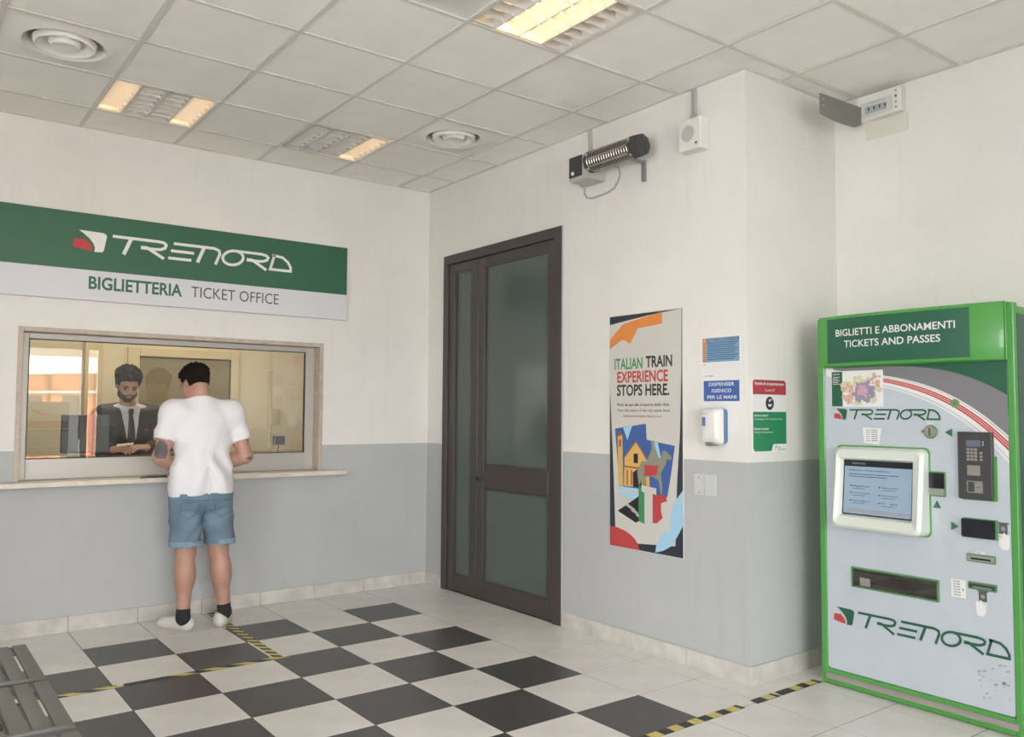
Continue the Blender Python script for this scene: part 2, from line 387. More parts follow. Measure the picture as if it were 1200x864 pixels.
for u in range(-6, 6):
    for v in range(-1, 14):
        if (u, v) in LAMPS or (u, v) in DIFFS: continue
        x0, x1 = CX+TC*u, CX+TC*(u+1); y1, y0 = -(CY+TC*v), -(CY+TC*(v+1))
        if v == -1: y1 = 0
        if u == 5: x1 = .87
        if u == -6: x0 = -6.3
        rs = clip_cell(x0, x1, y0, y1)
        if not rs: continue
        full = len(rs) == 1 and abs(rs[0][1]-rs[0][0]-TC) < 1e-3 and abs(rs[0][3]-rs[0][2]-TC) < 1e-3
        st = (u, v) in ((5, 4), (5, 5), (3, 3), (4, 4))
        key = None if (not full or st) else 'f'
        if key in cache: me = cache[key]
        else:
            me = cell_mesh('ceiling_tile', rs, H+.003, H+.018, .004, x0, y0); me.materials.append(CEILD if st else CEIL)
            if key: cache[key] = me
        o = bpy.data.objects.new('ceiling_tile', me); COL.objects.link(o); o.parent = ceiling; o.location = (x0, y0, random.uniform(-.001, .0015))
        if st: o['label'] = 'water stained ceiling tile'

LENS_MAT = mat('lamp_reflector', (.75, .74, .70), .3, .2)
LOUV = mat('lamp_louvre', (.62, .60, .57), .35)
TUBE_OFF = mat('tube_off', (.75, .75, .73), .3)
def ceiling_lamp(u, v, lit, es, label):
    x0, y0 = CX+TC*u, -(CY+TC*(v+1)); t = thing('ceiling_light', label, 'ceiling light', (x0+.3, y0+.3, H), 'louvred lamps in the ceiling grid')
    tube_m = mat('tube_lit_%d' % es, (1, .9, .7), .4, emit=((1, .66, .30), es*1.0))
    B().box((x0+.012, y0+.012, H+.085), (x0+.588, y0+.588, H+.09)).box((x0+.012, y0+.012, H+.004), (x0+.016, y0+.588, H+.085)).box((x0+.584, y0+.012, H+.004), (x0+.588, y0+.588, H+.085)).box((x0+.016, y0+.012, H+.004), (x0+.584, y0+.016, H+.085)).box((x0+.016, y0+.584, H+.004), (x0+.584, y0+.588, H+.085)).out('housing', LENS_MAT, t)
    for k in range(4):
        xc = x0+.012+.144*(k+.5)
        B().tube([(xc, y0+.025, H+.062), (xc, y0+.575, H+.062)], .012).out('tube', tube_m if lit[k] else TUBE_OFF, t, smooth=True)['label'] = 'glowing warm fluorescent tube' if lit[k] else 'unlit fluorescent tube'
        n = 7                                                   # cross blades, a little V shaped
        for j in range(1, n):
            y = y0+.012+.576*j/n
            B().add([(xc-.066, y-.010, H+.045), (xc+.066, y-.010, H+.045), (xc+.066, y, H+.003), (xc-.066, y, H+.003), (xc-.066, y+.010, H+.045), (xc+.066, y+.010, H+.045)],
                    [(3, 2, 1, 0), (2, 3, 4, 5), (0, 1, 5, 4), (0, 4, 3), (1, 2, 5)]).out('louvre_blade', LOUV, t)
    for k in range(0, 5):
        x = x0+.012+.144*k; a = max(x-.022, x0+.016); c = min(x+.022, x0+.584)
        fr = Fr((0, y0+.016, H), (1, 0, 0), (0, 0, 1))
        B().prism(fr, [(a, .055), (max(x-.004, a), .002), (min(x+.004, c), .002), (c, .055)], 0, -.568).out('reflector_rail', LOUV, t)
    return t
ceiling_lamp(0, 0, *LAMPS[(0, 0)], 'louvred ceiling lamp glowing at both ends, nearest the left round vent')
ceiling_lamp(2, 0, *LAMPS[(2, 0)], 'louvred ceiling lamp glowing only at its right end, left of a round vent')
ceiling_lamp(2, 4, *LAMPS[(2, 4)], 'large looking louvred ceiling lamp with bright middle at top of the picture')
def diffuser(u, v, label):
    x0, y0 = CX+TC*u, -(CY+TC*(v+1)); c = (x0+.3, y0+.3, H)
    t = thing('ceiling_vent', label, 'air vent', c, 'round air vents in the ceiling grid')
    DM = mat('vent_metal', (.80, .775, .73), .45)
    b = B(); R = .225; n = 48; x, y = c[0], c[1]; vs = []; 
    for k in range(n):
        a = k/n*2*math.pi; m_ = max(abs(math.cos(a)), abs(math.sin(a)))
        vs.append((x+.292*math.cos(a)/m_, y+.292*math.sin(a)/m_, H+.002))
    for r_, z in ((R, H+.002), (R-.01, H-.003), (R-.03, H-.003), (R-.05, H+.03), (R-.052, H+.09)):
        vs += [(x+r_*math.cos(k/n*2*math.pi), y+r_*math.sin(k/n*2*math.pi), z) for k in range(n)]
    b.add(vs, [(i*n+k, (i+1)*n+k, (i+1)*n+(k+1) % n, i*n+(k+1) % n) for i in range(5) for k in range(n)])
    b.out('vent_plate', DM, t, smooth=True)
    B().lathe((x, y, H), [(.150, .020), (.146, -.004), (.138, -.010), (.098, .012), (.096, .016), (.140, -.004), (.146, .022)], 48).out('vent_ring', DM, t, smooth=True)
    B().lathe((x, y, H), [(.080, .016), (.070, -.008), (.062, -.012), (.02, -.004), (0, -.003)], 48).out('vent_cone', DM, t, smooth=True)
    B().lathe((x, y, H), [(.175, .088), (0, .09)], 24).out('duct_back', mat('vent_dark', (.05, .045, .04), .8), t)
    for k in range(4):
        a = k*math.pi/2+.4; B().tube([(x+.06*math.cos(a), y+.06*math.sin(a), H+.03), (x+.175*math.cos(a), y+.175*math.sin(a), H+.03)], .004, 6).out('vent_stay', DM, t)
diffuser(-1, 1, 'round ceiling air vent at the far left, left of a lamp lit at both ends')
diffuser(3, 1, 'round ceiling air vent nearest the room corner, above the brown door')
diffuser(1, 4, 'round ceiling air vent cut by the top edge of the picture')

# ------------------------------------------------------------------ ticket window
b = B()   # stone surround lines the opening
T = .03
b.box((WX0, -.006, .978), (WX0+T, .16, WZ1)).box((WX1-T, -.006, .978), (WX1, .16, WZ1)).box((WX0+T, -.006, WZ1-T), (WX1-T, .16, WZ1))
window = structure(b.out('window_ticket_office', TRAV, origin='world', bevel=.002, seg=1)); window['label'] = 'ticket office window with a stone surround'
b = B()
AX0, AX1, AZ0, AZ1 = WX0+T, WX1-T, .978, WZ1-T; yf = .10
b.box((AX0, yf, AZ0), (AX0+.045, yf+.05, AZ1)).box((AX1-.07, yf, AZ0), (AX1, yf+.05, AZ1)).box((AX0+.045, yf, AZ1-.038), (AX1-.07, yf+.05, AZ1)).box((AX0+.045, yf, AZ0), (AX1-.07, yf+.05, 1.113))
b.out('window_frame', ALU, window, bevel=.003, seg=1)['label'] = 'brushed aluminium frame with a deep bottom rail'
GX0, GX1, GZ0, GZ1 = AX0+.045, AX1-.07, 1.113, AZ1-.038
b = B()
for lo, hi in (((GX0, yf+.012, GZ0), (GX0+.006, yf+.03, GZ1)), ((GX1-.006, yf+.012, GZ0), (GX1, yf+.03, GZ1)), ((GX0, yf+.012, GZ0), (GX1, yf+.03, GZ0+.005)), ((GX0, yf+.012, GZ1-.005), (GX1, yf+.03, GZ1))): b.box(lo, hi)
b.out('rubber_seal', GSEAL, window)
fr = back_frame(yf+.02)
B().face(fr, rect(GX0+.002, GZ0+.002, GX1-.002, GZ1-.002), 0).out('pane', GLASS, window)
sill = structure(B().box((-3.45, -.13, .945), (-.80, .22, .977)).out('window_sill', SILLM, origin='world', bevel=.004)); sill['label'] = 'cream stone counter ledge under the ticket window'
# small black box with a wire on the glass
t = thing('intercom_box', 'small dark square box stuck in the lower right of the ticket window', 'intercom', (-1.245, yf+.06, 1.17))
B().box((-1.285, yf+.032, 1.172), (-1.20, yf+.075, 1.243)).out('case', GREYM, t, bevel=.003)
B().box((-1.278, yf+.028, 1.179), (-1.207, yf+.032, 1.236)).out('face_plate', PLASTD, t)
B().tube([(-1.24, yf+.05, 1.175), (-1.243, yf+.06, 1.15), (-1.25, yf+.06, 1.115)], .003, 6).out('wire', PLASTD, t)

# ------------------------------------------------------------------ office behind the glass
OB = 2.0; OZ = .38
structure(B().box((-4.6, OB, OZ), (.0, OB+.1, 3.45)).out('wall_office_back', OFFW, origin='world'))
structure(B().box((-4.7, .2, OZ), (-4.6, OB, 3.45)).out('wall_office_left', OFFW, origin='world'))
structure(B().box((-.1, .2, OZ), (0, OB, 3.45)).out('wall_office_right', OFFW, origin='world'))
structure(B().box((-4.7, .2, OZ-.1), (0, OB+.1, OZ)).out('floor_office', OFFF, origin='world'))
structure(B().box((-4.6, .2, 2.75), (-.1, OB, 2.85)).out('ceiling_office', OFFW, origin='world'))
fr = back_frame(OB)
t = thing('office_door', 'brown panelled door in a cream frame behind the ticket window', 'door', (-1.45, OB-.03, OZ))
PX0, PX1, PZ = -1.85, -1.02, 1.925
t.location = ((PX0+PX1)/2, OB-.02, OZ)
B().box((PX0-.10, OB-.035, OZ), (PX0, OB, PZ+.08)).box((PX1, OB-.035, OZ), (PX1+.08, OB, PZ+.08)).box((PX0, OB-.035, PZ), (PX1, OB, PZ+.08)).out('door_frame', mat('cream_frame', (.62, .53, .36), .5), t, bevel=.004, seg=1)
B().box((PX0+.004, OB-.02, OZ+.005), (PX1-.004, OB-.004, PZ-.004)).out('door_panel', OFFP, t)
B().box((PX0+.0, OB-.024, PZ-.012), (PX1, OB-.02, PZ)).box((PX1-.012, OB-.024, OZ), (PX1, OB-.02, PZ-.012)).out('door_gap', PLASTD, t)
B().box((-.62, OB-.012, OZ), (-.60, OB, 2.75)).out('trim_1', mat('cream_frame', 0), None, origin='world')['kind'] = 'structure'
B().box((-2.30, OB-.05, OZ), (-2.16, OB, 2.75)).out('trim_2', mat('cream_frame', 0), None, origin='world')['kind'] = 'structure'
B().box((-4.55, .22, 1.065), (-.12, .80, 1.10)).out('office_desk', mat('desk_wood', (.22, .15, .09), .5), None, bevel=.004).update_tag()
desk = bpy.data.objects['office_desk']; tag(desk, 'brown counter desk running behind the ticket window glass', 'desk')
for x in (-4.3, -2.75, -1.3, -.4):
    B().box((x-.02, .55, OZ), (x+.02, .78, 1.065)).out('leg', GREYM, desk)
t = thing('monitor', 'black computer monitor back beside the clerk behind the glass', 'monitor', (-2.56, .36, 1.10))
B().box((-2.715, .335, 1.135), (-2.41, .375, 1.40)).out('display_case', PLASTD, t, bevel=.008)
B().box((-2.585, .375, 1.13), (-2.545, .40, 1.28)).out('neck', PLASTD, t)
B().box((-2.66, .30, 1.10), (-2.47, .46, 1.112)).out('base', PLASTD, t, bevel=.003)
t = thing('office_lamp', 'warm ceiling lamp inside the ticket office', 'ceiling light', (-1.9, 1.1, 2.69))
B().box((-3.1, .9, 2.695), (-.7, 1.3, 2.745)).out('housing', PLASTW, t)
B().box((-3.05, .94, 2.689), (-.75, 1.26, 2.695)).out('diffuser', mat('office_lamp_glow', (1, .9, .7), .5, emit=((1, .86, .62), 6.0)), t)

# ------------------------------------------------------------------ big sign over the window
SX0, SX1 = -3.20, -.782
fr = back_frame(0)
t = thing('ticket_office_sign', 'long green and white ticket office sign board above the window', 'sign', ((SX0+SX1)/2, -.03, 2.16))
B().box((SX0, -.045, 2.158), (SX1, -.004, 2.736)).out('sign_box', SIGNW, t, bevel=.002, seg=1)
B().box((SX0, -.0475, 2.358), (SX1-.006, -.045, 2.734)).out('green_panel', GREEN, t)
b = B(); train_logo(b, fr, -2.507, 2.487, 1.262, .125, .0482, 0, 1); b.out('emblem_lettering', [LOGOW, LOGOR], t)['label'] = 'white stroke lettering with a red and white emblem'
b = B(); text(b, fr, 'BIGLIETTERIA', -2.644, 2.236, .596, .082, .0455, 0, bold=.026); b.out('lettering', TXTG, t)['label'] = 'bold green capital letters'
b = B(); text(b, fr, 'TICKET OFFICE', -1.985, 2.236, .640, .079, .0455, 0, bold=-.004); b.out('lettering', mat('text_darkgrey', (.05, .06, .055), .5), t)['label'] = 'thin dark capital letters'

# ------------------------------------------------------------------ brown glazed double door
dr = structure(B().box((-.02, DY0-.07, 0), (.10, DY0, DZ)).box((-.02, DY1, 0), (.10, DY1+.085, DZ)).box((-.02, DY1+.085, DZ-.075), (.10, DY0-.07, DZ)).out('door_1', DOORM, origin='world', bevel=.003, seg=1))
dr['label'] = 'tall brown framed glazed double door'
def leaf(y0, y1, rails, st, label):
    """one leaf between y0 (far) and y1 (near), rails = [(z0,z1)] horizontal members"""
    x0, x1 = -.008, .045; z0, z1 = .012, DZ-.08
    b = B(); b.box((x0, y0-st[0], z0), (x1, y0, z1)).box((x0, y1, z0), (x1, y1+st[1], z1))
    for a, c in rails: b.box((x0, y1+st[1], a), (x1, y0-st[0], c))
    o = b.out('door_leaf', DOORM, dr, bevel=.003, seg=1); o['label'] = label
    zs = sorted(rails)
    for (a, c), (d, e) in zip(zs[:-1], zs[1:]):
        B().box((x0+.018, y1+st[1], c), (x0+.024, y0-st[0], d)).out('pane', FROST, o)
        g = B(); ya, yb = y1+st[1], y0-st[0]; xx = x0+.006     # glazing beads
        g.box((xx, ya, c), (xx+.014, ya+.014, d)).box((xx, yb-.014, c), (xx+.014, yb, d)).box((xx, ya+.014, c), (xx+.014, yb-.014, c+.014)).box((xx, ya+.014, d-.014), (xx+.014, yb-.014, d))
        g.out('glazing_bead', DOORM, o)
    return o
FROST = mat('frosted_glass', (.082, .105, .095), .16, spec=.55)
leaf(-.34, -.752, [(.012, .130), (2.575, DZ-.08)], (.085, .085), 'narrow fixed leaf')
l2 = leaf(-.756, -1.68, [(.012, .140), (.855, 1.025), (2.572, DZ-.08)], (.085, .062), 'wide leaf with a middle rail')
B().lathe((-.008, -.80, .925), [(.028, 0), (.028, -.006), (.012, -.008), (.012, -.03), (.019, -.034), (.019, -.05), (0, -.054)], 24, 'x').out('door_knob', PLASTD, l2, smooth=True)
B().box((-.012, DY1+.0, 0), (-.006, DY1-.006, DZ)).out('trim_3', mat('door_edge_filler', (.6, .6, .6), .7), None, origin='world')['kind'] = 'structure'

# ------------------------------------------------------------------ things on the walls
BLUE = mat('sign_blue', (.05, .13, .38), .45); LBLUE = mat('light_blue_print', (.19, .34, .50), .5); ORNG = mat('orange_print', (.72, .25, .06), .5)
NAVY = mat('navy_print', (.030, .036, .055), .5); CREAMP = mat('poster_white', (.60, .58, .54), .4); REDP = mat('red_print', (.50, .06, .06), .5)
PGRN = mat('print_green', (.05, .26, .10), .5); SKYB = mat('print_sky', (.36, .60, .78), .5); PBLUE = mat('print_deep_blue', (.05, .12, .34), .5)
YELP = mat('print_ochre', (.70, .42, .12), .5); BRWN = mat('print_brown', (.28, .12, .06), .5); HORS = mat('print_grey_green', (.26, .27, .20), .5)
sf = side_frame(0)
# tall poster
PU0, PV0, PW, PH = 2.233, .598, .607, 1.452
def pp(pts): return [(PU0+u*PW, PV0+v*PH) for u, v in pts]
b = B(); M_ = [CREAMP, NAVY, ORNG, REDP, SKYB, PGRN, PBLUE, YELP, BRWN, HORS, BLACK]
b.box((-.006, -PU0, PV0), (-.0005, -(PU0+PW), PV0+PH), 0)
L = lambda k: .0062+.0003*k
b.face(sf, pp(rect(0.004, .003, .996, .997)), L(0), 1)
b.face(sf, pp([(.004, .70), (.004, .962), (.30, .975), (.55, .985), (.99, .997), (.985, .75), (.965, .5), (.925, .30), (.90, .045), (.09, .02), (.06, .3)]), L(1), 0)
b.face(sf, pp([(.004, .855), (.004, .897), (.19, .958), (.38, .972), (.74, .993), (.74, .945), (.41, .935), (.30, .872), (.19, .893)]), L(2), 2)
b.face(sf, pp([(.004, .004), (.004, .085)]+[(.004+.42*math.sin(math.radians(a)), .004+.083*math.cos(math.radians(a))) for a in range(15, 91, 15)]), L(2), 3)
b.face(sf, pp([(.64, .006), (.66, .045), (.76, .10), (.84, .10), (.83, .16), (.88, .215), (.996, .27), (.996, .13), (.95, .10), (.86, .045), (.75, .02)]), L(2), 4)
def pt(s, u, v, wd, hg, mi, **k): text(b, sf, s, PU0+u*PW, PV0+v*PH, wd*PW, hg*PH, L(3), mi, **k)
pt('ITALIAN', .075, .765, .40, .046, 5, bold=.024); pt('TRAIN', .52, .768, .35, .046, 10, bold=.024)
pt('EXPERIENCE', .115, .708, .70, .046, 3, bold=.024); pt('STOPS HERE.', .11, .651, .72, .046, 10, bold=.024)
pt('Parti da qui alla scoperta della città.', .115, .606, .72, .012, 10, bold=.01)
pt('Your discovery of the city starts here.', .115, .582, .73, .012, 10, shear=.25); pt('italiantrainexperience.com', .205, .558, .53, .012, 3)
b.face(sf, pp([(.08, .508), (.52, .532), (.53, .465), (.90, .445), (.85, .33), (.80, .235), (.65, .24), (.15, .25)]), L(2), 6)
b.face(sf, pp([(.20, .512), (.26, .46), (.33, .522)]), L(3), 4); b.face(sf, pp([(.60, .46), (.74, .36), (.68, .455)]), L(3), 4)
b.face(sf, pp([(.13, .26), (.12, .475), (.19, .485), (.20, .26)]), L(4), 7); b.face(sf, pp([(.115, .475), (.155, .497), (.20, .482)]), L(5), 8)
b.face(sf, pp([(.14, .43), (.14, .46), (.17, .462), (.17, .432)]), L(5), 8)
b.face(sf, pp([(.21, .265), (.22, .385), (.26, .40), (.38, .455), (.52, .385), (.56, .37), (.57, .265)]), L(4), 7)
b.face(sf, pp([(.24, .40), (.38, .462), (.53, .393), (.53, .385), (.38, .452), (.24, .392)]), L(5), 8)
b.face(sf, pp([(.21, .352), (.57, .345), (.57, .338), (.21, .345)]), L(5), 8)
for q in (.25, .31, .44, .50): b.face(sf, pp([(q, .27), (q, .335), (q+.02, .335), (q+.02, .27)]), L(5), 8)
b.face(sf, pp([(.35, .365), (.35, .405), (.41, .405), (.41, .365)]), L(5), 10); b.face(sf, pp([(.34, .265), (.34, .325), (.40, .34), (.46, .325), (.46, .265)]), L(5), 10)
b.face(sf, pp([(.11, .262), (.50, .258), (.50, .20), (.12, .225)]), L(3), 4); b.face(sf, pp([(.12, .245), (.45, .24), (.45, .232), (.12, .235)]), L(4), 0)
# rider and horse
b.face(sf, pp([(.42, .27), (.40, .33), (.46, .375), (.62, .375), (.72, .395), (.74, .42), (.78, .425), (.86, .40), (.85, .385), (.80, .39), (.78, .365), (.72, .33), (.74, .27), (.72, .235), (.69, .30), (.60, .315), (.52, .31), (.50, .27), (.46, .25), (.47, .30)]), L(6), 9)
b.face(sf, pp([(.50, .36), (.50, .315), (.66, .32), (.69, .36)]), L(7), 3)
b.face(sf, pp([(.52, .37), (.57, .405), (.60, .43), (.59, .455), (.63, .465), (.64, .44), (.68, .405), (.72, .37)]), L(7), 9)
b.face(sf, pp([(.12, .155), (.45, .235), (.45, .13), (.38, .115)]), L(4), 10)
for k in range(4): b.face(sf, pp([(.17+k*.07, .20-k*.018), (.36+k*.04, .165-k*.012), (.37+k*.04, .172-k*.012), (.18+k*.07, .207-k*.018)]), L(5), 0)
b.face(sf, pp([(.42, .125), (.42, .275), (.50, .265), (.50, .115)]), L(6), 5)
b.face(sf, pp([(.50, .115), (.50, .245), (.46, .25), (.46, .275), (.66, .268), (.66, .24), (.61, .245), (.61, .12)]), L(8), 0)
b.face(sf, pp([(.61, .125), (.61, .245), (.66, .24), (.78, .245), (.80, .22), (.72, .21), (.72, .175), (.74, .15), (.66, .125)]), L(6), 3)
o = b.out('poster', M_); tag(o, 'tall narrow travel poster with orange, red and blue shapes right of the brown door', 'poster')

# two laminated notices
def sheet(name, lo, hi, d, mats): 
    b = B(); b.box((-d, -lo[0], lo[1]), (-.0004, -hi[0], hi[1]), 0); return b
b = sheet('n', (2.968, 1.695), (3.252, 1.868), .002, None)
b.face(sf, rect(2.985, 1.722, 3.240, 1.858), .0023, 1); b.face(sf, rect(2.988, 1.725, 3.012, 1.855), .0026, 2)
b.face(sf, rect(3.013, 1.838, 3.238, 1.8385+.013), .0026, 3); text(b, sf, 'MISURE DI CONTRASTO AL COVID', 3.018, 1.841, .215, .007, .0029, 0)
text(b, sf, '!', 2.997, 1.838, .006, .012, .0029, 0, bold=.02)
for k in range(9): b.face(sf, rect(3.020, 1.8265-k*.0115, 3.232-(k % 3)*.012, 1.831-k*.0115), .0026, 3)
for k in range(5): b.face(sf, rect(2.994, 1.735+k*.018, 3.006, 1.745+k*.018), .0029, 4)
text(b, sf, 'RFI', 2.990, 1.704, .02, .008, .0023, 3, shear=.3)
o = b.out('notice', [PAPER, LBLUE, ORNG, mat('notice_ink', (.05, .10, .2), .5), LBLUE]); tag(o, 'upper small pale blue notice full of text on the wall above the dispenser', 'notice')
b = sheet('n', (2.972, 1.462), (3.256, 1.690), .002, None)
b.face(sf, rect(2.992, 1.503, 3.238, 1.617), .0023, 1)
for s, v in (('DISPENSER', 1.588), ('IGIENICO', 1.552), ('PER LE MANI', 1.516)):
    wd = {'DISPENSER': .175, 'IGIENICO': .135, 'PER LE MANI': .20}[s]; text(b, sf, s, 3.117, v, wd, .019, .0026, 0, bold=.010, anchor='c')
text(b, sf, 'RFI', 3.0, 1.640, .02, .009, .0023, 2, shear=.3); b.face(sf, rect(3.026, 1.642, 3.06, 1.645), .0023, 2)
o = b.out('notice', [PAPER, BLUE, BLACK]); tag(o, 'dark blue notice with bold white capitals directly above the white dispenser', 'notice')
# behaviour rules sign on the pillar
pf = back_frame(-3.29)
b = B(); b.prism(pf, rrect(.036, 1.228, .338, 1.622, .014), .0006, .004, 0)
R0, R1 = 1.228, 1.622
b.face(pf, [(.0385, 1.54)]+[(.0385, 1.608), (.05, 1.6195), (.322, 1.6195), (.3355, 1.608), (.3355, 1.54)], .0043, 1)
b.face(pf, [(.0385, 1.245), (.052, 1.2305), (.20, 1.2305), (.212, 1.262), (.225, 1.268), (.3355, 1.268), (.3355, 1.445), (.0385, 1.445)], .0043, 2)
text(b, pf, 'Regole di comportamento', .187, 1.592, .26, .016, .0046, 0, bold=.02, anchor='c'); text(b, pf, 'Covid-19', .187, 1.556, .085, .016, .0046, 0, anchor='c')
b.face(pf, disc(.187, 1.492, .037), .0043, 3)
b.face(pf, [(.170, 1.480), (.178, 1.474), (.196, 1.474), (.205, 1.486), (.200, 1.490), (.190, 1.484), (.178, 1.490)], .0046, 0); b.face(pf, disc(.186, 1.507, .008, 12), .0046, 0); b.face(pf, disc(.203, 1.513, .005, 10), .0046, 0)
text(b, pf, 'Arrivo in viaggio?', .05, 1.420, .12, .011, .0046, 0, bold=.02); text(b, pf, 'Se il passeggero non ha mascherina contatti', .05, 1.402, .25, .009, .0046, 0)
text(b, pf, 'Metterla in stazione', .05, 1.348, .125, .011, .0046, 0, bold=.02); text(b, pf, 'Obbligo di mascherina', .05, 1.330, .16, .009, .0046, 0)
text(b, pf, 'f', .232, 1.240, .016, .020, .0043, 4, shear=.3, bold=.03); text(b, pf, 'RFI', .256, 1.243, .022, .012, .0043, 4); b.face(pf, rect(.256, 1.236, .33, 1.239), .0043, 3)
o = b.out('rules_sign', [PAPER, mat('rules_red', (.42, .05, .07), .45), mat('rules_green', (.025, .23, .10), .45), NAVY, BLACK]); tag(o, 'red, white and green rules sign on the pillar face left of the ticket machine', 'sign')

# soap dispenser
t = thing('hand_sanitizer_dispenser', 'white wall dispenser with blue back edge below the dark blue notice', 'dispenser', (-.04, -3.09, 1.262))
def loft(b, fr, rings, mi=0, cap0=True, cap1=True):
    n = len(rings[0][0]); base = len(b.v)
    for P, ds in rings:
        for k, (u, v) in enumerate(P): b.v.append(tuple(fr(u, v, ds[k] if isinstance(ds, (list, tuple)) else ds)))
    for i in range(len(rings)-1):
        for k in range(n): b.f.append((base+i*n+k, base+i*n+(k+1) % n, base+(i+1)*n+(k+1) % n, base+(i+1)*n+k)); b.m.append(mi)
    if cap1: b.f.append(tuple(base+(len(rings)-1)*n+k for k in range(n))); b.m.append(mi)
    if cap0: b.f.append(tuple(base+k for k in range(n-1, -1, -1))); b.m.append(mi)
    return b
b = B(); loft(b, sf, [(rrect(3.030, 1.268, 3.156, 1.460, .02), .0), (rrect(3.030, 1.266, 3.156, 1.462, .02), .035)]); b.out('back_shell', mat('dispenser_blue', (.10, .19, .36), .35), t, smooth=True)
b = B(); loft(b, sf, [(rrect(3.030, 1.264, 3.156, 1.464, .02), .035), (rrect(3.032, 1.268, 3.154, 1.462, .022), .06), (rrect(3.040, 1.280, 3.146, 1.455, .022), .082), (rrect(3.050, 1.30, 3.136, 1.445, .02), .09)]); b.out('front_shell', PLASTW, t, smooth=True)
B().prism(sf, rrect(3.054, 1.365, 3.076, 1.415, .006), .088, .0925).out('level_window', mat('dispenser_blue', 0), t)
B().prism(sf, rect(3.045, 1.432, 3.09, 1.434), .088, .0915).out('seam', GREYM, t)
B().prism(sf, rrect(3.07, 1.256, 3.115, 1.272, .004), .045, .082).out('nozzle', GREYM, t)
# blank wall plates
t = thing('blank_wall_plate', 'double grey cover plate low on the wall under the dispenser', 'wall plate', (0, -3.0, .974))
PLM = mat('wall_plate_grey', (.56, .57, .57), .5)
B().prism(sf, rrect(2.921, .974, 2.998, 1.093, .003), .0003, .010).out('cover', PLM, t, bevel=.0015, seg=1)
B().prism(sf, rrect(3.001, .974, 3.078, 1.093, .003), .0003, .010).out('cover', PLM, t, bevel=.0015, seg=1)
for v in (.99, 1.074): B().prism(sf, disc(2.96, v, .004, 10), .010, .0115).out('screw', GREYM, t)
# loudspeaker
t = thing('wall_loudspeaker', 'square white loudspeaker box high on the wall right of the heater', 'loudspeaker', (0, -2.96, 2.935))
B().box((-.072, -2.885, 2.937), (-.002, -3.038, 3.122)).out('cabinet', PLASTW, t, bevel=.004)
B().prism(sf, rrect(2.889, 2.941, 3.034, 3.118, .005), .072, .078).out('front_plate', PLASTW, t, bevel=.002, seg=1)
b = B(); b.prism(sf, disc(2.950, 3.035, .048, 32), .078, .0795, 0)
for i in range(-6, 7):
    for j in range(-6, 7):
        if i*i+j*j < 38: b.prism(sf, disc(2.950+i*.007, 3.035+j*.007, .0018, 6), .0795, .0797, 1)
b.out('grille', [mat('grille_grey', (.55, .54, .50), .5), GREYM], t)
B().prism(sf, rect(3.004, 2.962, 3.018, 2.976), .078, .0788).out('badge', PLASTD, t)
b = B(); b.tube([(-.03, -2.955, 3.12), (-.012, -2.952, 3.2), (-.012, -2.948, H)], .008, 8); b.tube([(-.03, -2.93, 3.12), (-.012, -2.925, 3.2), (-.012, -2.928, H)], .006, 8)
tag(b.out('cable', mat('cable_grey', (.40, .42, .41), .5), smooth=True), 'pair of grey cables running from the ceiling to the white loudspeaker', 'cable')

# electric quartz heater
t = thing('quartz_heater', 'grey electric heater with a wire grille high on the wall left of the loudspeaker', 'heater', (-.1, -2.35, 2.94))
HX, HZ = -.155, 3.03
def hp(r, a): return (HX+r*math.cos(math.radians(a)), HZ+r*math.sin(math.radians(a)))   # angle about the bar, 180 = into the room
def shell(b, y0, y1, angs, r, th):
    P = [hp(r, a) for a in angs]+[hp(r-th, a) for a in reversed(angs)]; n = len(P)
    b.add([(x, y0, z) for x, z in P]+[(x, y1, z) for x, z in P], [tuple(range(n)), tuple(range(2*n-1, n-1, -1))]+[(i, n+i, n+(i+1) % n, (i+1) % n) for i in range(n)])
b = B(); shell(b, -2.23, -2.61, list(range(-60, 121, 15)), .066, .003); b.out('reflector', mat('reflector_brown', (.16, .13, .11), .45, .3), t, smooth=True, fix=True)
for k in range(17):
    y = -2.245-.35*k/16; B().tube([(hp(.064, a)[0], y, hp(.064, a)[1]) for a in range(110, 311, 20)], .0024, 5).out('grille_wire', STEEL, t)
for a in (135, 180, 225, 270): B().tube([(hp(.064, a)[0], -2.23, hp(.064, a)[1]), (hp(.064, a)[0], -2.61, hp(.064, a)[1])], .0024, 5).out('grille_wire', STEEL, t)
for a in (150, 250): B().tube([(hp(.03, a)[0], -2.235, hp(.03, a)[1]), (hp(.03, a)[0], -2.605, hp(.03, a)[1])], .008, 10).out('heating_element', mat('quartz_tube', (.30, .23, .19), .35), t, smooth=True)
b = B(); b.lathe((HX, -2.61, HZ), [(.07, .012), (.072, 0), (.072, -.012), (.066, -.06), (.03, -.068), (0, -.068)], 8, 'y'); b.out('end_cap', PLASTD, t, fix=True)['label'] = 'dark eight-sided end cap'
b = B(); b.lathe((HX, -2.23, HZ), [(.02, .03), (.068, .02), (.074, .0), (.072, -.012), (.06, -.014)], 8, 'y'); b.out('end_cap', PLASTD, t, fix=True)
for a in (150, 230): B().box((hp(.066, a)[0]-.007, -2.244, hp(.066, a)[1]-.012), (hp(.066, a)[0]+.007, -2.228, hp(.066, a)[1]+.012)).out('clip', STEEL, t, bevel=.002, seg=1); B().box((hp(.066, a)[0]-.007, -2.618, hp(.066, a)[1]-.012), (hp(.066, a)[0]+.007, -2.602, hp(.066, a)[1]+.012)).out('clip', STEEL, t, bevel=.002, seg=1)
B().box((-.17, -2.02, 2.935), (-.002, -2.195, 3.09)).out('control_box', mat('heater_grey', (.45, .45, .42), .5), t, bevel=.008)
B().box((-.176, -2.028, 2.96), (-.168, -2.15, 3.095)).out('control_panel', PLASTD, t, bevel=.004)
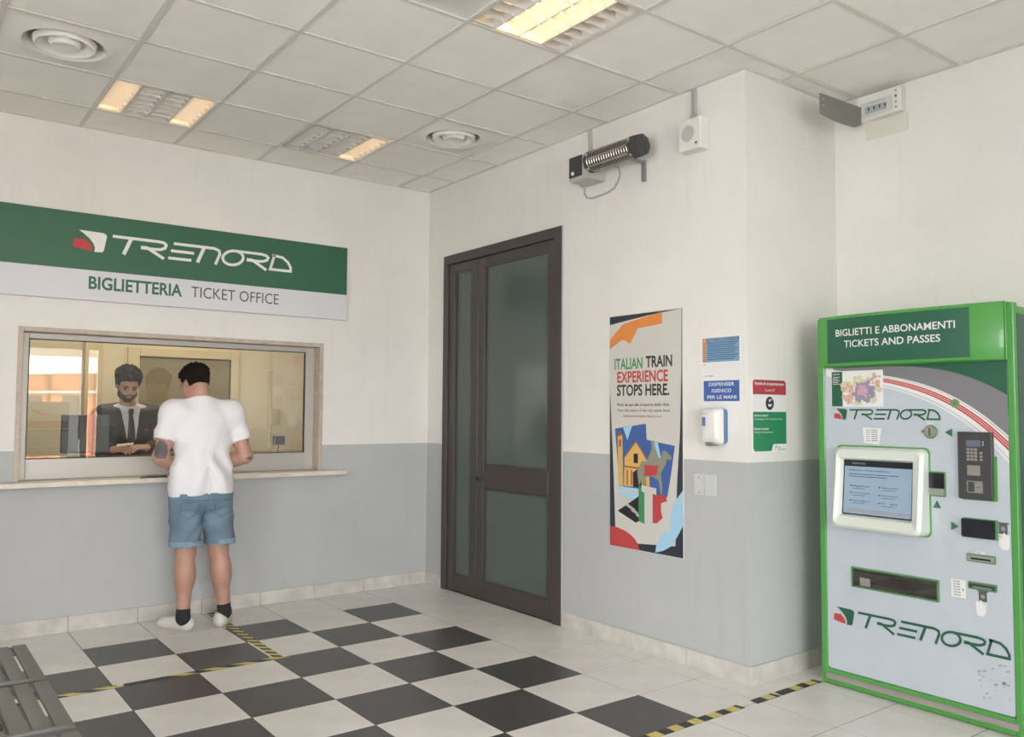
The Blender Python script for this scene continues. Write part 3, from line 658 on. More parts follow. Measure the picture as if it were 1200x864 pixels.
B().lathe((-.176, -2.07, 2.985), [(.012, 0), (.012, -.008), (0, -.009)], 16, 'x').out('button', PLASTW, t)
b = B(); b.add([(-.14, -2.55, 2.975), (-.02, -2.53, 2.985), (-.02, -2.53, 2.975), (-.14, -2.55, 2.965), (-.14, -2.575, 2.975), (-.02, -2.555, 2.985), (-.02, -2.555, 2.975), (-.14, -2.575, 2.965)], [(0, 1, 2, 3), (7, 6, 5, 4), (0, 4, 5, 1), (3, 2, 6, 7), (1, 5, 6, 2), (0, 3, 7, 4)])
b.box((-.022, -2.555, 2.86), (-.002, -2.53, 2.99)); b.out('bracket', GREYM, t, bevel=.001, seg=1)
b = B(); b.tube([(-.05, -2.0, 2.945)]+[(-.012, y, z) for y, z in ((-2.0, 2.93), (-1.995, 2.895), (-2.02, 2.865), (-2.07, 2.85), (-2.15, 2.853), (-2.22, 2.858), (-2.28, 2.875), (-2.32, 2.915), (-2.335, 2.96), (-2.32, 3.0))]+[(-.06, -2.29, 3.02), (-.1, -2.27, 3.025)], .006, 8); b.out('power_cable', mat('cable_grey', 0), t, smooth=True)
b = B(); b.tube([(-.03, -2.07, 3.08), (-.012, -2.045, 3.16), (-.012, -2.035, H)], .006, 8); b.tube([(-.03, -2.10, 3.08), (-.012, -2.07, 3.17), (-.012, -2.062, H)], .006, 8)
tag(b.out('cable', mat('cable_beige', (.52, .49, .44), .5), smooth=True), 'pair of beige cables running from the ceiling to the heater box', 'cable')

# emergency light with flag plate
t = thing('emergency_light', 'white emergency light with a grey flag plate in the corner under the ceiling', 'emergency light', (.84, -3.6, 3.04))
mf = side_frame(.87)
B().prism(mf, rrect(3.475, 3.150, 3.735, 3.292, .012), .001, .06).out('housing', PLASTW, t, bevel=.006)
B().prism(mf, rrect(3.492, 3.160, 3.685, 3.250, .006), .06, .066).out('lens_cover', mat('lens_white', (.62, .62, .58), .25), t, bevel=.002, seg=1)
B().prism(mf, rrect(3.525, 3.178, 3.655, 3.222, .003), .066, .067).out('lens_strip', mat('lens_grey', (.36, .39, .42), .3), t)
b = B()
for k in range(4): b.face(mf, [(3.54+k*.033, 3.212), (3.556+k*.033, 3.212), (3.55+k*.033, 3.196), (3.548+k*.033, 3.186)], .0673)
for k in range(6): b.face(mf, rect(3.55+k*.017, 3.236, 3.562+k*.017, 3.239), .0663)
b.out('marks', PLASTD, t)
for z in (3.27, 3.235, 3.205, 3.175): B().prism(mf, rect(3.702, z-.004, 3.712, z+(.010 if z == 3.235 else .003)), .06, .062).out('indicator', PLASTD, t)
B().prism(mf, rrect(3.49, 3.045, 3.745, 3.145, .008), .0005, .004).out('unpainted_patch', mat('patch_cream', (.68, .66, .58), .6), t)  # thin sheet added for the lighter unpainted patch of wall
fl = back_frame(-3.50); b = B()
P = [(.385, 3.215), (.385, 3.100)]+[(.385+.40*k/8, 3.100-.012*math.sin(k/8*math.pi)) for k in range(1, 8)]+[(.785, 3.115), (.80, 3.13), (.80, 3.225)]
b.prism(fl, P, -.004, .004); b.out('flag_plate', mat('flag_grey', (.20, .195, .175), .35), t, fix=True)
for v in (3.185, 3.15): B().prism(fl, disc(.412, v, .006, 10), .004, .006).out('screw', STEEL, t)

# ------------------------------------------------------------------ ticket machine
M = .377; mm = side_frame(M)
t = thing('ticket_machine', 'bright green and silver ticket vending machine against the right wall', 'ticket machine', (.62, -3.965, 0))
U0, U1 = 3.470, 4.462
b = B(); b.box((M+.03, -U0, .0), (.862, -U1, 1.935)); cab = b.out('cabinet', MGREEN, t, bevel=.006)
b = B()   # front surround, open in the middle
for P in (rect(U0, 0.005, 3.506, 1.95), rect(4.432, 0.005, U1, 1.95), rect(3.506, .005, 4.432, .083), rect(3.506, 1.685, 4.432, 1.95)): b.prism(mm, P, -.045, .0)
b.out('front_frame', MGREEN, t, bevel=.003, seg=1)
# bulged header
n = 24; outl = []
for k in range(n+1):
    u = 3.500+.928*k/n; s = (u-3.86)/.57; x = .012+.045*max(0, 1-s*s)**.8 if s > 0 else .012+.045*(1-(s*.55)**2)
    if s <= 0: x = .012+.045*(1-(abs(s)/.65)**2*.75)
    outl.append((u, x))
b = B(); vs = []
for u, x in outl: vs += [mm(u, 1.690, 0), mm(u, 1.690, x), mm(u, 1.700, x+.004), mm(u, 1.948, x+.004), mm(u, 1.956, x), mm(u, 1.956, -.05)]
for i in range(n):
    for k in range(5): b.f.append((i*6+k, (i+1)*6+k, (i+1)*6+k+1, i*6+k+1)); b.m.append(0)
b.v = [tuple(v) for v in vs]; b.f.append(tuple(range(5, -1, -1))); b.f.append(tuple(n*6+k for k in range(6))); b.m += [0, 0]
b.out('header', MGREEN, t, smooth=True, fix=True)
class Bulge:
    def __call__(s, u, v, d=0): return mm(u, v, np.interp(u, [q[0] for q in outl], [q[1] for q in outl])+.004+d)
bf = Bulge(); b = B()
us = [3.554+.735*k/20 for k in range(21)]
for a, c in zip(us[:-1], us[1:]): b.face(bf, rect(a, 1.704, c, 1.940), .0015)
b.out('header_panel', MDARKG, t)
b = B(); text(b, bf, 'BIGLIETTI E ABBONAMENTI', 3.610, 1.846, .617, .036, .003, 0, bold=.010); text(b, bf, '', 0, 0, 1, 1) if 0 else None; b.out('lettering', LOGOW, t)['label'] = 'upper line of white capitals on the header'
b = B(); text(b, bf, 'TICKETS AND PASSES', 3.66, 1.785, .50, .036, .003, 0, bold=.010); b.out('lettering', LOGOW, t)['label'] = 'lower line of white capitals on the header'
# printed front panel
b = B(); b.prism(mm, rrect(3.508, .086, 4.430, 1.683, .012), -.02, -.004, 0)
LP = lambda k: -.0037+.0003*k
cv = lambda P: P
dg = [(3.56, 1.682), (3.75, 1.683), (4.0, 1.671), (4.125, 1.653), (4.268, 1.612), (4.358, 1.571), (4.429, 1.522)]
wo = [(3.52, 1.676), (3.70, 1.657), (3.843, 1.631), (3.998, 1.597), (4.123, 1.554), (4.242, 1.493), (4.354, 1.41), (4.429, 1.339)]
lo_ = [(3.52, 1.640), (3.70, 1.606), (3.843, 1.572), (3.998, 1.525), (4.123, 1.470), (4.242, 1.395), (4.354, 1.300), (4.429, 1.215)]
def band(A, C, d, mi):
    n = 30; ua = np.linspace(max(A[0][0], C[0][0]), min(A[-1][0], C[-1][0]), n)
    fa = np.interp(ua, *zip(*A)); fc = np.interp(ua, *zip(*C))
    for i in range(n-1): b.face(mm, [(ua[i], fc[i]), (ua[i+1], fc[i+1]), (ua[i+1], fa[i+1]), (ua[i], fa[i])], d, mi)
def smooth_c(P, n=40):
    u = [p[0] for p in P]; v = [p[1] for p in P]; co = np.polyfit(u, v, 3); uu = np.linspace(u[0], u[-1], n); return [(float(a), float(np.polyval(co, a))) for a in uu]
dg, wo, lo_ = smooth_c(dg), smooth_c(wo), smooth_c(lo_)
top = [(3.51, 1.683), (4.429, 1.683)]
band(top, [(a, min(c, 1.6829)) for a, c in dg], LP(0), 1); band([(a, min(c, 1.6829)) for a, c in dg], [(a, min(c, 1.6828)) for a, c in wo], LP(1), 2)
band([(a, min(c, 1.6828)) for a, c in wo], lo_, LP(2), 3)
mix = lambda f: [(a, c+(np.interp(a, *zip(*wo))-c)*f) for a, c in lo_]
right = lambda P, u=3.80: [q for q in P if q[0] >= u]
band(right(mix(.78)), right(mix(.44)), LP(3), 4)
for f in (.56, .67): band(right(mix(f+.012)), right(mix(f-.012)), LP(4), 3)
band(right(mix(.92)), right(mix(.90)), LP(4), 5); band(right(mix(.20)), right(mix(.10)), LP(4), 0)
b.face(mm, disc(4.196, 1.489, .021), LP(6), 6); b.face(mm, rect(4.188, 1.482, 4.204, 1.496), LP(7), 7)
b.out('front_panel', [MSILV, MDARKG, MGREY, PAPER, REDP, BLACK, mat('dot_green', (.10, .30, .12), .5), BRWN], t)['label'] = 'silver front with grey, white and red printed swoosh'
b = B(); train_logo(b, mm, 3.652, 1.408, .476, .054, LP(8), 0, 1); b.out('emblem_lettering', [MDARKG, REDP], t)['label'] = 'upper dark green stroke lettering'
b = B(); train_logo(b, mm, 3.682, .334, .736, .078, LP(8), 0, 1); b.out('emblem_lettering', [MDARKG, REDP], t)['label'] = 'lower dark green stroke lettering'
# stickers
b = B(); b.face(mm, rect(3.55, 1.474, 3.841, 1.664), LP(9), 0); b.face(mm, rect(3.552, 1.476, 3.614, 1.661), LP(10), 1)
rr = random.Random(3)
def blob(cu, cv_, ru, rv, nn, sp, d, mi, j=.25):
    for k in range(nn):
        a = rr.random()*2*math.pi; q = rr.random()**.5; u, v = cu+ru*q*math.cos(a), cv_+rv*q*math.sin(a); s = sp*rr.uniform(.6, 1.3)
        b.face(mm, disc(u, v, s, 6), d+rr.random()*.0002, mi)
blob(3.715, 1.560, .11, .072, 60, .013, LP(11), 2); blob(3.645, 1.545, .035, .055, 30, .010, LP(12), 3); blob(3.80, 1.61, .03, .04, 20, .009, LP(12), 3)
blob(3.735, 1.555, .065, .055, 70, .011, LP(13), 4); blob(3.725, 1.560, .028, .026, 25, .009, LP(14), 5)
text(b, mm, 'Legenda', 3.558, 1.645, .04, .008, LP(11), 0)
for k in range(5): b.face(mm, rect(3.558, 1.63-.009*k, 3.60-(k % 2)*.01, 1.633-.009*k), LP(11), 0)
b.out('map_sticker', [PAPER, MDARKG, mat('map_yellow', (.62, .58, .38), .6), mat('map_pink', (.62, .36, .30), .6), mat('map_violet', (.30, .26, .36), .6), mat('map_rose', (.55, .33, .42), .6)], t)['label'] = 'white sticker with a colourful zone map'
b = B(); b.face(mm, [(3.725, 1.366), (3.827, 1.362), (3.812, 1.279), (3.732, 1.286)], LP(9), 0)
for k in range(6):
    v = 1.352-k*.011; b.face(mm, rect(3.742, v, 3.765, v+.003), LP(10), 1); b.face(mm, rect(3.772, v, 3.806, v+.004), LP(10), 1)
b.out('paper_note', [PAPER, mat('grey_ink', (.2, .2, .22), .6)], t)
b = B(); b.face(mm, rect(4.159, .575, 4.227, .658), LP(9), 0)
for k, s in enumerate(('5,00', '10,00', '20,00', '50,00', '100,00', '200,00')): text(b, mm, s, 4.205, .646-k*.0125, .018+.003*len(s), .006, LP(10), 1, bold=.02, anchor='c') if 0 else text(b, mm, s, 4.170, .646-k*.0125, .022+.002*len(s), .006, LP(10), 1, bold=.02)
text(b, mm, '€', 4.210, .608, .009, .010, LP(10), 1, bold=.02)
b.out('price_sticker', [PAPER, BLACK], t)
for P in ([(4.064, 1.403), (4.094, 1.403), (4.094, 1.390), (4.064, 1.390)], [(4.275, .792), (4.316, .792), (4.316, .801), (4.275, .801)]):
    b = B(); b.face(mm, P, LP(9), 0); u0 = P[0][0]; b.face(mm, rect(u0+.004, P[0][1]-(.004 if P[0][1] > 1 else -.003), u0+.024, P[0][1]-(.006 if P[0][1] > 1 else -.005)), LP(10), 1); b.out('small_label', [PAPER, BLACK], t)
# triangles
def tri(P, label=None):
    b = B(); loft(b, mm, [(P, -.0035), (P, .003)]); c = (sum(p[0] for p in P)/3, sum(p[1] for p in P)/3)
    b.out('arrow_marker', mat('arrow_green', (.03, .15, .07), .4), t, bevel=.002, seg=2, fix=True)
tri([(4.147, 1.350), (4.180, 1.330), (4.180, 1.369)]); tri([(4.083, .985), (4.121, .985), (4.102, 1.021)]); tri([(4.168, .887), (4.201, .906), (4.168, .926)])
# coin slot
b = B(); b.lathe(mm(4.079, 1.351, -.004), [(.033, 0), (.033, -.008), (.030, -.010), (.0, -.010)], 28, 'x', 0); b.out('coin_slot', mat('slot_green', (.10, .26, .09), .4), t, smooth=True)
o = B().lathe(mm(4.079, 1.351, .0055), [(.027, 0), (.026, -.008), (0, -.009)], 24, 'x').out('coin_plate', STEEL, t, smooth=True)
B().prism(mm, rect(4.076, 1.332, 4.082, 1.370), .004, .0145).out('slot_hole', PLASTD, t)
B().prism(mm, rrect(4.034, 1.346, 4.050, 1.358, .003), -.004, .003).out('coin_icon', GREYM, t)
# touch screen in its bezel
b = B(); b.prism(mm, rrect(3.580, .838, 4.072, 1.272, .025), -.004, .004); b.out('bezel_gasket', MGREEN, t)
def dep(P, d0, d1): return [d1+(d0-d1)*(v-.84)/.42 for u, v in P]
r1 = rrect(3.586, .842, 4.068, 1.266, .03); r2 = rrect(3.590, .848, 4.064, 1.262, .03); r3 = rrect(3.606, .862, 4.048, 1.250, .03)
r4 = rrect(3.622, .906, 4.014, 1.206, .008); r5 = rrect(3.632, .916, 4.004, 1.196, .006)
b = B(); loft(b, mm, [(r1, .0), (r2, dep(r2, .035, .085)), (r3, dep(r3, .05, .10)), (r4, dep(r4, .045, .078)), (r5, dep(r5, .02, .048))], cap1=False)
bz = b.out('screen_bezel', MOFFW, t, smooth=True); bz['label'] = 'chunky off-white screen bezel'
so = mm(3.632, .916, .050+(.078-.048)*0); s1 = mm(3.632, 1.196, .022); scf = Fr(so, (0, -1, 0), (s1-so)); sh = (s1-so).length; sw = .372
b = B(); b.face(scf, rect(0, 0, sw, sh), 0, 0); b.face(scf, rect(0.006, .006, sw-.006, sh-.032), .0006, 1)
text(b, scf, 'TRENORD', .045, sh-.021, .075, .009, .0009, 2)
text(b, scf, 'Seleziona il servizio desiderato', .03, sh-.055, .22, .010, .0012, 3)
for k in range(2): b.face(scf, rect(.03, sh-.073-k*.012, .30-k*.06, sh-.070-k*.012), .0012, 3)
for k, (u, v) in enumerate(((.045, .145), (.20, .145), (.045, .110), (.20, .105), (.045, .07), (.20, .065))):
    text(b, scf, ('Biglietti', 'Abbonamenti', 'Ricarica tessera', 'Informazioni', 'Ritiro biglietti', 'IT   EN')[k], u+.01, v, .085 if k % 2 else .095, .008, .0012, 3); b.face(scf, disc(u, v+.004, .004, 8), .0012, 3)
    b.face(scf, rect(u+.01, v-.010, u+.08, v-.008), .0012, 3)
b.face(scf, rect(.012, .012, sw-.012, .032), .0012, 2)
b.out('screen', [mat('screen_black', (.02, .022, .028), .15), mat('screen_lit', (.10, .14, .18), .15, emit=((.42, .56, .70), .27)), mat('screen_grey', (.1, .1, .12), .2, emit=((.5, .55, .6), .25)), mat('screen_ink', (.02, .03, .04), .2)], bz)['label'] = 'lit blue-grey touch screen'
# card terminal
b = B(); b.prism(mm, rrect(4.222, 1.038, 4.378, 1.245, .006), -.004, .006); b.out('terminal_gasket', MGREEN, t)
b = B(); loft(b, mm, [(rrect(4.213, 1.043, 4.366, 1.355, .006), -.003), (rrect(4.213, 1.043, 4.366, 1.355, .006), .018), (rrect(4.217, 1.047, 4.362, 1.351, .006), .022)]); ct = b.out('card_terminal', PLASTD, t)
o = B().prism(mm, rect(4.255, 1.287, 4.318, 1.317), .022, .0235).out('terminal_display', mat('lcd', (.14, .16, .22), .2), ct)
for r_ in range(4):
    for c in range(3): B().prism(mm, rrect(4.257+c*.0165, 1.268-r_*.0155, 4.270+c*.0165, 1.280-r_*.0155, .002), .022, .026).out('key', STEEL, ct)
    if r_: B().prism(mm, rrect(4.314, 1.268-r_*.0155, 4.327, 1.279-r_*.0155, .002), .022, .026).out('key', STEEL, ct)
for v in (1.309, 1.296): B().prism(mm, rect(4.327, v-.003, 4.331, v+.003), .022, .023).out('mark', LOGOW, ct)
B().prism(mm, rrect(4.257, 1.153, 4.315, 1.200, .003), .022, .025).out('contactless_pad', STEEL, ct)
B().prism(mm, rrect(4.254, 1.073, 4.325, 1.128, .003), .022, .025).out('card_plate', STEEL, ct)
B().prism(mm, rect(4.260, 1.078, 4.288, 1.124), .025, .0262).out('card_inlet', PLASTD, ct); B().prism(mm, rect(4.282, 1.119, 4.302, 1.123), .0262, .027).out('green_mark', mat('dot_green', 0), ct)
B().prism(mm, rect(4.291, 1.099, 4.318, 1.101), .025, .0262).out('card_slit', PLASTD, ct)
# ticket reader left, with pocket
def pocket(name, u0, v0, u1, v1, inner, dlabel=None, rim=.005, dpt=.004):
    b = B(); b.prism(mm, rrect(u0, v0, u1, v1, .006), -.004, dpt); o = b.out(name, mat('slot_green', 0), t, bevel=.002, seg=1)
    for nm, P, d, m_ in inner: B().prism(mm, P, dpt-.001, dpt+d).out(nm, m_, o)
    return o
DKS = mat('slot_black', (.022, .022, .028), .2)
pocket('ticket_reader', 4.056, 1.040, 4.147, 1.160, [('reader_window', rrect(4.062, 1.080, 4.141, 1.154, .003), .003, DKS), ('reader_lip', rrect(4.062, 1.048, 4.141, 1.078, .003), .008, mat('lip_grey', (.28, .30, .27), .4)), ('reader_screw', disc(4.070, 1.070, .004, 10), .010, STEEL), ('reader_screw', disc(4.070, 1.055, .004, 10), .010, STEEL), ('reader_screw', disc(4.133, 1.070, .004, 10), .010, STEEL)])
pocket('banknote_window', 4.220, .862, 4.377, .953, [('window_glass', rrect(4.221, .866, 4.366, .950, .006), .014, DKS)])
pocket('card_slot', 4.235, .752, 4.364, .788, [('slot_plate', rrect(4.241, .758, 4.358, .782, .002), .003, mat('lip_grey', 0)), ('slot_mouth', rect(4.256, .764, 4.344, .772), .004, DKS)])
pocket('banknote_slot', 4.239, .625, 4.366, .660, [('slot_mouth', rrect(4.245, .632, 4.360, .652, .002), .003, PLASTD), ('slot_lip', rect(4.262, .635, 4.345, .640), .006, mat('lip_grey', 0))])
b = B(); U_, V_ = (3.652, 4.104), (.535, .640)
for P in (rect(U_[0], V_[0], U_[0]+.008, V_[1]), rect(U_[1]-.008, V_[0], U_[1], V_[1]), rect(U_[0]+.008, V_[0], U_[1]-.008, V_[0]+.008), rect(U_[0]+.008, V_[1]-.008, U_[1]-.008, V_[1])): b.prism(mm, P, -.004, .006)
tr = b.out('output_tray', mat('slot_green', 0), t)
b = B(); b.face(mm, rect(U_[0]+.008, V_[0]+.008, U_[1]-.008, V_[1]-.008), -.003); b.out('tray_back', mat('tray_grey', (.14, .13, .13), .35, noise=(9, .3)), tr)
b = B(); b.face(mm, rect(U_[0]+.008, V_[0]+.008, U_[1]-.008, V_[1]-.008), .004); b.out('tray_flap', glass_mat('tray_glass', .07, (.75, .74, .72)), tr)
B().prism(mm, [(3.696, .548), (3.752, .548), (3.752, .588), (3.696, .590)], -.002, 0).out('ticket', PAPER, tr)
# hand pictograms
def picto(u, v, k, label, dr_):
    b = B(); q = lambda P: [(u+x*k, v+y*k) for x, y in P]
    b.face(mm, q([(-.45, .05), (.55, .05), (.55, -.05), (-.45, -.05)]), LP(9), 1); b.face(mm, q([(-.3, -.05), (.4, -.05), (.4, -.95), (-.3, -.95)]), LP(9), 1)
    b.face(mm, disc(u+.05*k, v-.5*k, .2*k, 14), LP(10), 2); 
    s = dr_; hand = [(0.05*s, -.85), (.2*s, -.85), (.25*s, -1.1), (.45*s, -.95), (.6*s, -1.2), (.55*s, -1.9), (.45*s, -2.3), (-.1*s, -2.3), (-.3*s, -1.9), (-.35*s, -1.3), (-.1*s, -1.2)]
    b.face(mm, q(hand), LP(11), 0); b.face(mm, q([(-.42*s, -1.0), (-.05*s, -.95), (-.05*s, -1.08), (-.42*s, -1.13)]), LP(11), 0); b.face(mm, q([(-.38*s, -1.2), (-.05*s, -1.16), (-.05*s, -1.28), (-.38*s, -1.32)]), LP(11), 0)
    b.out('pictogram', [PAPER, mat('pict_grey', (.09, .09, .10), .5), mat('lip_grey', 0)], t)['label'] = label
picto(4.395, .944, .052, 'white hand holding a card pictogram beside the dark window', 1); picto(4.300, .622, .050, 'white hand holding a note pictogram under the banknote slot', -1)
# scuffs low on the front
b = B()
for k in range(26):
    u, v = rr.uniform(4.27, 4.41), rr.uniform(.13, .31); s = rr.uniform(.003, .013); b.face(mm, [(u, v), (u+s*1.3, v+s*.4), (u+s, v+s*1.2), (u-.3*s, v+s*.8)], LP(7))
for k in range(8): u, v = 4.12+.006*k, .80+rr.uniform(0, .02); b.face(mm, [(u, v), (u+.001, v), (u+.006, v+.02), (u+.005, v+.02)], LP(7))
b.out('scuff_marks', mat('scuff_grey', (.38, .40, .42), .7), t)['kind'] = 'stuff'
# kick rail, side panel
b = B(); P = [(0, 0), (.010, .004), (.014, .018), (.010, .032), (0, .036)]
loft(b, Fr((M, -3.505, .028), (-1, 0, 0), (0, 0, 1)), [([(x, z) for x, z in P], 0)]*1+[([(x, z) for x, z in P], -.945)]); b.out('kick_rail', STEEL, t, smooth=True, fix=True)
b = B(); b.box((M+.035, -U1-.002, .10), (.84, -U1, 1.90)); b.out('side_panel', mat('side_green', (.03, .10, .06), .4), t)
gf = Fr((M+.10, -U1-.0025, 1.86), (0, 0, -1), (1, 0, 0)); b = B(); train_logo(b, gf, .22, .02, 1.3, .16, .0008, 0, 1); b.out('emblem_lettering', [LOGOW, REDP], t)['label'] = 'white lettering down the side panel'
B().box((M+.05, -U0-.03, -.0), (.85, -U1+.03, .004)).out('plinth', PLASTD, t)

# ------------------------------------------------------------------ hazard tapes on the floor
def tape(P0, P1, wd, dash, slant, label, gaps=()):
    P0, P1 = Vector((*P0, 0)), Vector((*P1, 0)); d = (P1-P0); Lx = d.length; d.normalize(); fr = Fr(P0, d, Vector((0, 0, 1)).cross(d)); b = B()
    h = wd/2; cuts = [0]+[g for ab in gaps for g in ab]+[Lx]
    for a, c in zip(cuts[::2], cuts[1::2]):
        j = [random.uniform(-.004, .004) for _ in range(4)]
        b.prism(fr, [(a+j[0]+.01, -h), (c+j[1]-.006, -h+j[2]*.5), (c+j[1]+.004, h), (a+j[0], h+j[3]*.5)], .0003, .0012, 0)
        s = a+dash*.5
        while s+dash+abs(slant) < c:
            b.face(fr, [(s, -h), (s+dash, -h), (s+dash+slant, h-.001), (s+slant, h-.001)], .0014, 1); s += dash*2
    o = b.out('hazard_tape', [TBLK, YEL]); return tag(o, label, 'floor tape', 'black and yellow floor tapes')
tape((-1.797, -.03), (-1.808, -1.372), .052, .045, .05, 'short striped floor tape running from the wall between the standing man\'s feet')
tape((-1.785, -1.347), (-4.2, -1.352), .05, .085, -.075, 'long striped floor tape running left towards the grey bench', gaps=((.86, .885),))
tape((.372, -3.448), (-2.6, -3.470), .055, .068, .0, 'striped floor tape at the foot of the ticket machine running to the bottom edge', gaps=((.36, .372), (.56, .66)))

# ------------------------------------------------------------------ bench
t = thing('waiting_bench', 'grey slatted three-seat waiting bench at the bottom left corner', 'bench', (-3.40, -3.0, 0))
BG = mat('bench_grey', (.19, .185, .17), .42, noise=(30, .06)); BZ = .44
for si, (ya, yb) in enumerate(((-1.975, -2.545), (-2.565, -3.130), (-3.165, -3.73))):
    st = B().tube([(-3.62, ya-.02, BZ-.016), (-3.19, ya-.02, BZ-.016)], .012, 8).out('seat', BG, t, smooth=True)
    x = -3.180
    for k in range(7):
        B().box((x-.052, yb+.02, BZ-.014), (x, ya-.008, BZ)).out('slat', BG, st, bevel=.005)
        x -= .0625
    for y0, y1 in ((ya-.008, ya-.11), (yb+.17, yb+.02)): B().box((-3.61, y1, BZ-.020), (-3.185, y0, BZ-.0085)).out('cross_board', BG, st)
    b = B(); b.tube([(-3.63, yb+.012, BZ-.004), (-3.30, yb+.012, BZ-.002), (-3.20, yb+.014, BZ-.004), (-3.182, yb+.02, BZ-.012)], [.009, .009, .009, .008], 12); b.out('edge_roll', mat('bench_edge', (.15, .15, .145), .4), st, smooth=True)
B().tube([(-3.42, -1.95, BZ-.055), (-3.42, -3.8, BZ-.055)], .03, 10).out('beam', GREYM, t, smooth=True)
for y in (-2.10, -3.60):
    B().box((-3.44, y-.03, .03), (-3.40, y+.03, BZ-.06)).out('leg', GREYM, t, bevel=.005); B().box((-3.64, y-.035, 0), (-3.22, y+.035, .03)).out('foot', GREYM, t, bevel=.008)
B().lathe((-3.41, -3.02, BZ), [(.045, 0), (.045, .006), (.036, .010), (.034, .004), (.02, .003), (0, .003)], 20).out('cap_ring', PLASTD, t, smooth=True)
for k in range(5): B().box((-3.66, -1.99, .56+k*.07), (-3.645, -3.72, .615+k*.07)).out('back_slat', BG, t, bevel=.004)
for y in (-2.1, -2.85, -3.6): B().box((-3.645, y-.02, BZ-.07), (-3.63, y+.02, .90)).out('back_post', GREYM, t)

# ------------------------------------------------------------------ entrance glazing and what stands outside
wf = structure(B().box((-5.55, -8.80, 2.42), (-.80, -8.72, 2.50)).box((-5.55, -8.80, 0), (-.80, -8.72, .08)).out('window_1', ALU, origin='world'))
for x in (-5.50, -4.3, -3.15, -2.06, -1.07, -.83): B().box((x-.05, -8.80, .08), (x+.05, -8.72, 2.42)).out('mullion', ALU, wf)
for a, c in ((-5.45, -4.35), (-4.25, -3.2), (-3.1, -2.11), (-2.01, -1.12), (-1.02, -.88)): b = B(); b.face(Fr((0, -8.765, 0), (1, 0, 0), (0, 0, 1)), rect(a, .08, c, 2.42), 0); b.out('pane', DGLASS, wf)
B().box((-1.16, -8.72, .95), (-1.13, -8.66, 1.35)).out('pull_handle', PLASTD, wf)
b = B(); ff = Fr((0, -8.75, 0), (1, 0, 0), (0, 0, 1)); q = lambda u, v, s, r_: rect(-u, v, -s, r_)
g2 = Fr((0, -8.752, 0), (-1, 0, 0), (0, 0, 1)); b = B(); b.box((-1.93, -8.755, .70), (-1.28, -8.751, 1.56), 0)
g3 = Fr((0, -8.751, 0), (-1, 0, 0), (0, 0, 1)); 
g3 = type('G3', (), {'__call__': lambda s, u, v, d=0: Vector((u, -8.7508+d, v))})()
def hall_face(P, d, mi):
    n = len(P); a = sum(P[i][0]*P[(i+1) % n][1]-P[(i+1) % n][0]*P[i][1] for i in range(n))
    if a > 0: P = P[::-1]
    b.add([(u, -8.7508+d, v) for u, v in P], [tuple(range(n))], mi)
hall_face(rect(-1.93, .70, -1.28, 1.08), .0004, 1); hall_face(rect(-1.93, 1.14, -1.28, 1.26), .0004, 2); hall_face(rect(-1.93, 1.085, -1.28, 1.115), .0004, 3)
hall_face([(-1.5, 1.34), (-1.7, 1.40), (-1.85, 1.48), (-1.80, 1.40), (-1.65, 1.34)], .0004, 2)
for k in range(4): hall_face(rect(-1.88, .75+k*.07, -1.45+.04*(k % 2), .765+k*.07), .0008, 3)
tag(b.out('door_poster', [PAPER, mat('poster_greyblue', (.32, .40, .46), .5), REDP, BLACK]), 'white poster with a red band seen mirrored at the left end of the ticket window', 'poster')
structure(B().box((-14, -40, -.15), (14, -8.82, -.03)).out('floor_platform', mat('platform_paving', (.42, .40, .37), .8, noise=(2, .1)), origin='world'))
bl = thing('station_building', 'orange station building with white bands mirrored in the ticket window glass', 'building', (1.2, -16.5, 0))
OR = mat('orange_render', (.66, .26, .13), .8, noise=(.8, .08)); WB = mat('white_band', (.55, .54, .53), .7)
A, C = Vector((-1.0, -19.5, 0)), Vector((4.2, -12.0, 0)); dd = (C-A).normalized(); bfm = Fr(C, -dd, (0, 0, 1))   # seen from the hall side
Lb = (C-A).length
if bfm.n.y < 0: bfm = Fr(A, dd, (0, 0, 1))
B().prism(bfm, rect(0, 0, Lb, 3.4), -.4, 0).out('facade', OR, bl)
B().prism(bfm, rect(0, 2.35, Lb, 3.9), 0, .5).out('canopy_fascia', WB, bl); B().prism(bfm, rect(0, 1.86, Lb, 1.93), 0, .12).out('cornice', WB, bl)
for k in range(6): B().prism(bfm, rect(.5+k*1.5, .2, 1.3+k*1.5, 1.8), 0, .02).out('dark_window', PLASTD, bl)
for k in range(6): B().prism(bfm, rect(.2+k*1.5, 0, .32+k*1.5, 2.35), 0, .1).out('pillar', mat('facade_brown', (.35, .14, .08), .8), bl)
B().box((-2.4, -14.5, 2.62), (.9, -9.4, 2.80)).out('platform_canopy', WB); cp = bpy.data.objects['platform_canopy']; tag(cp, 'white platform canopy mirrored in the ticket window glass', 'canopy')
for x in (-2.2, .7): B().tube([(x, -11.5, -.03), (x, -11.5, 2.76)], .07, 12).out('post', ALU, cp, smooth=True)

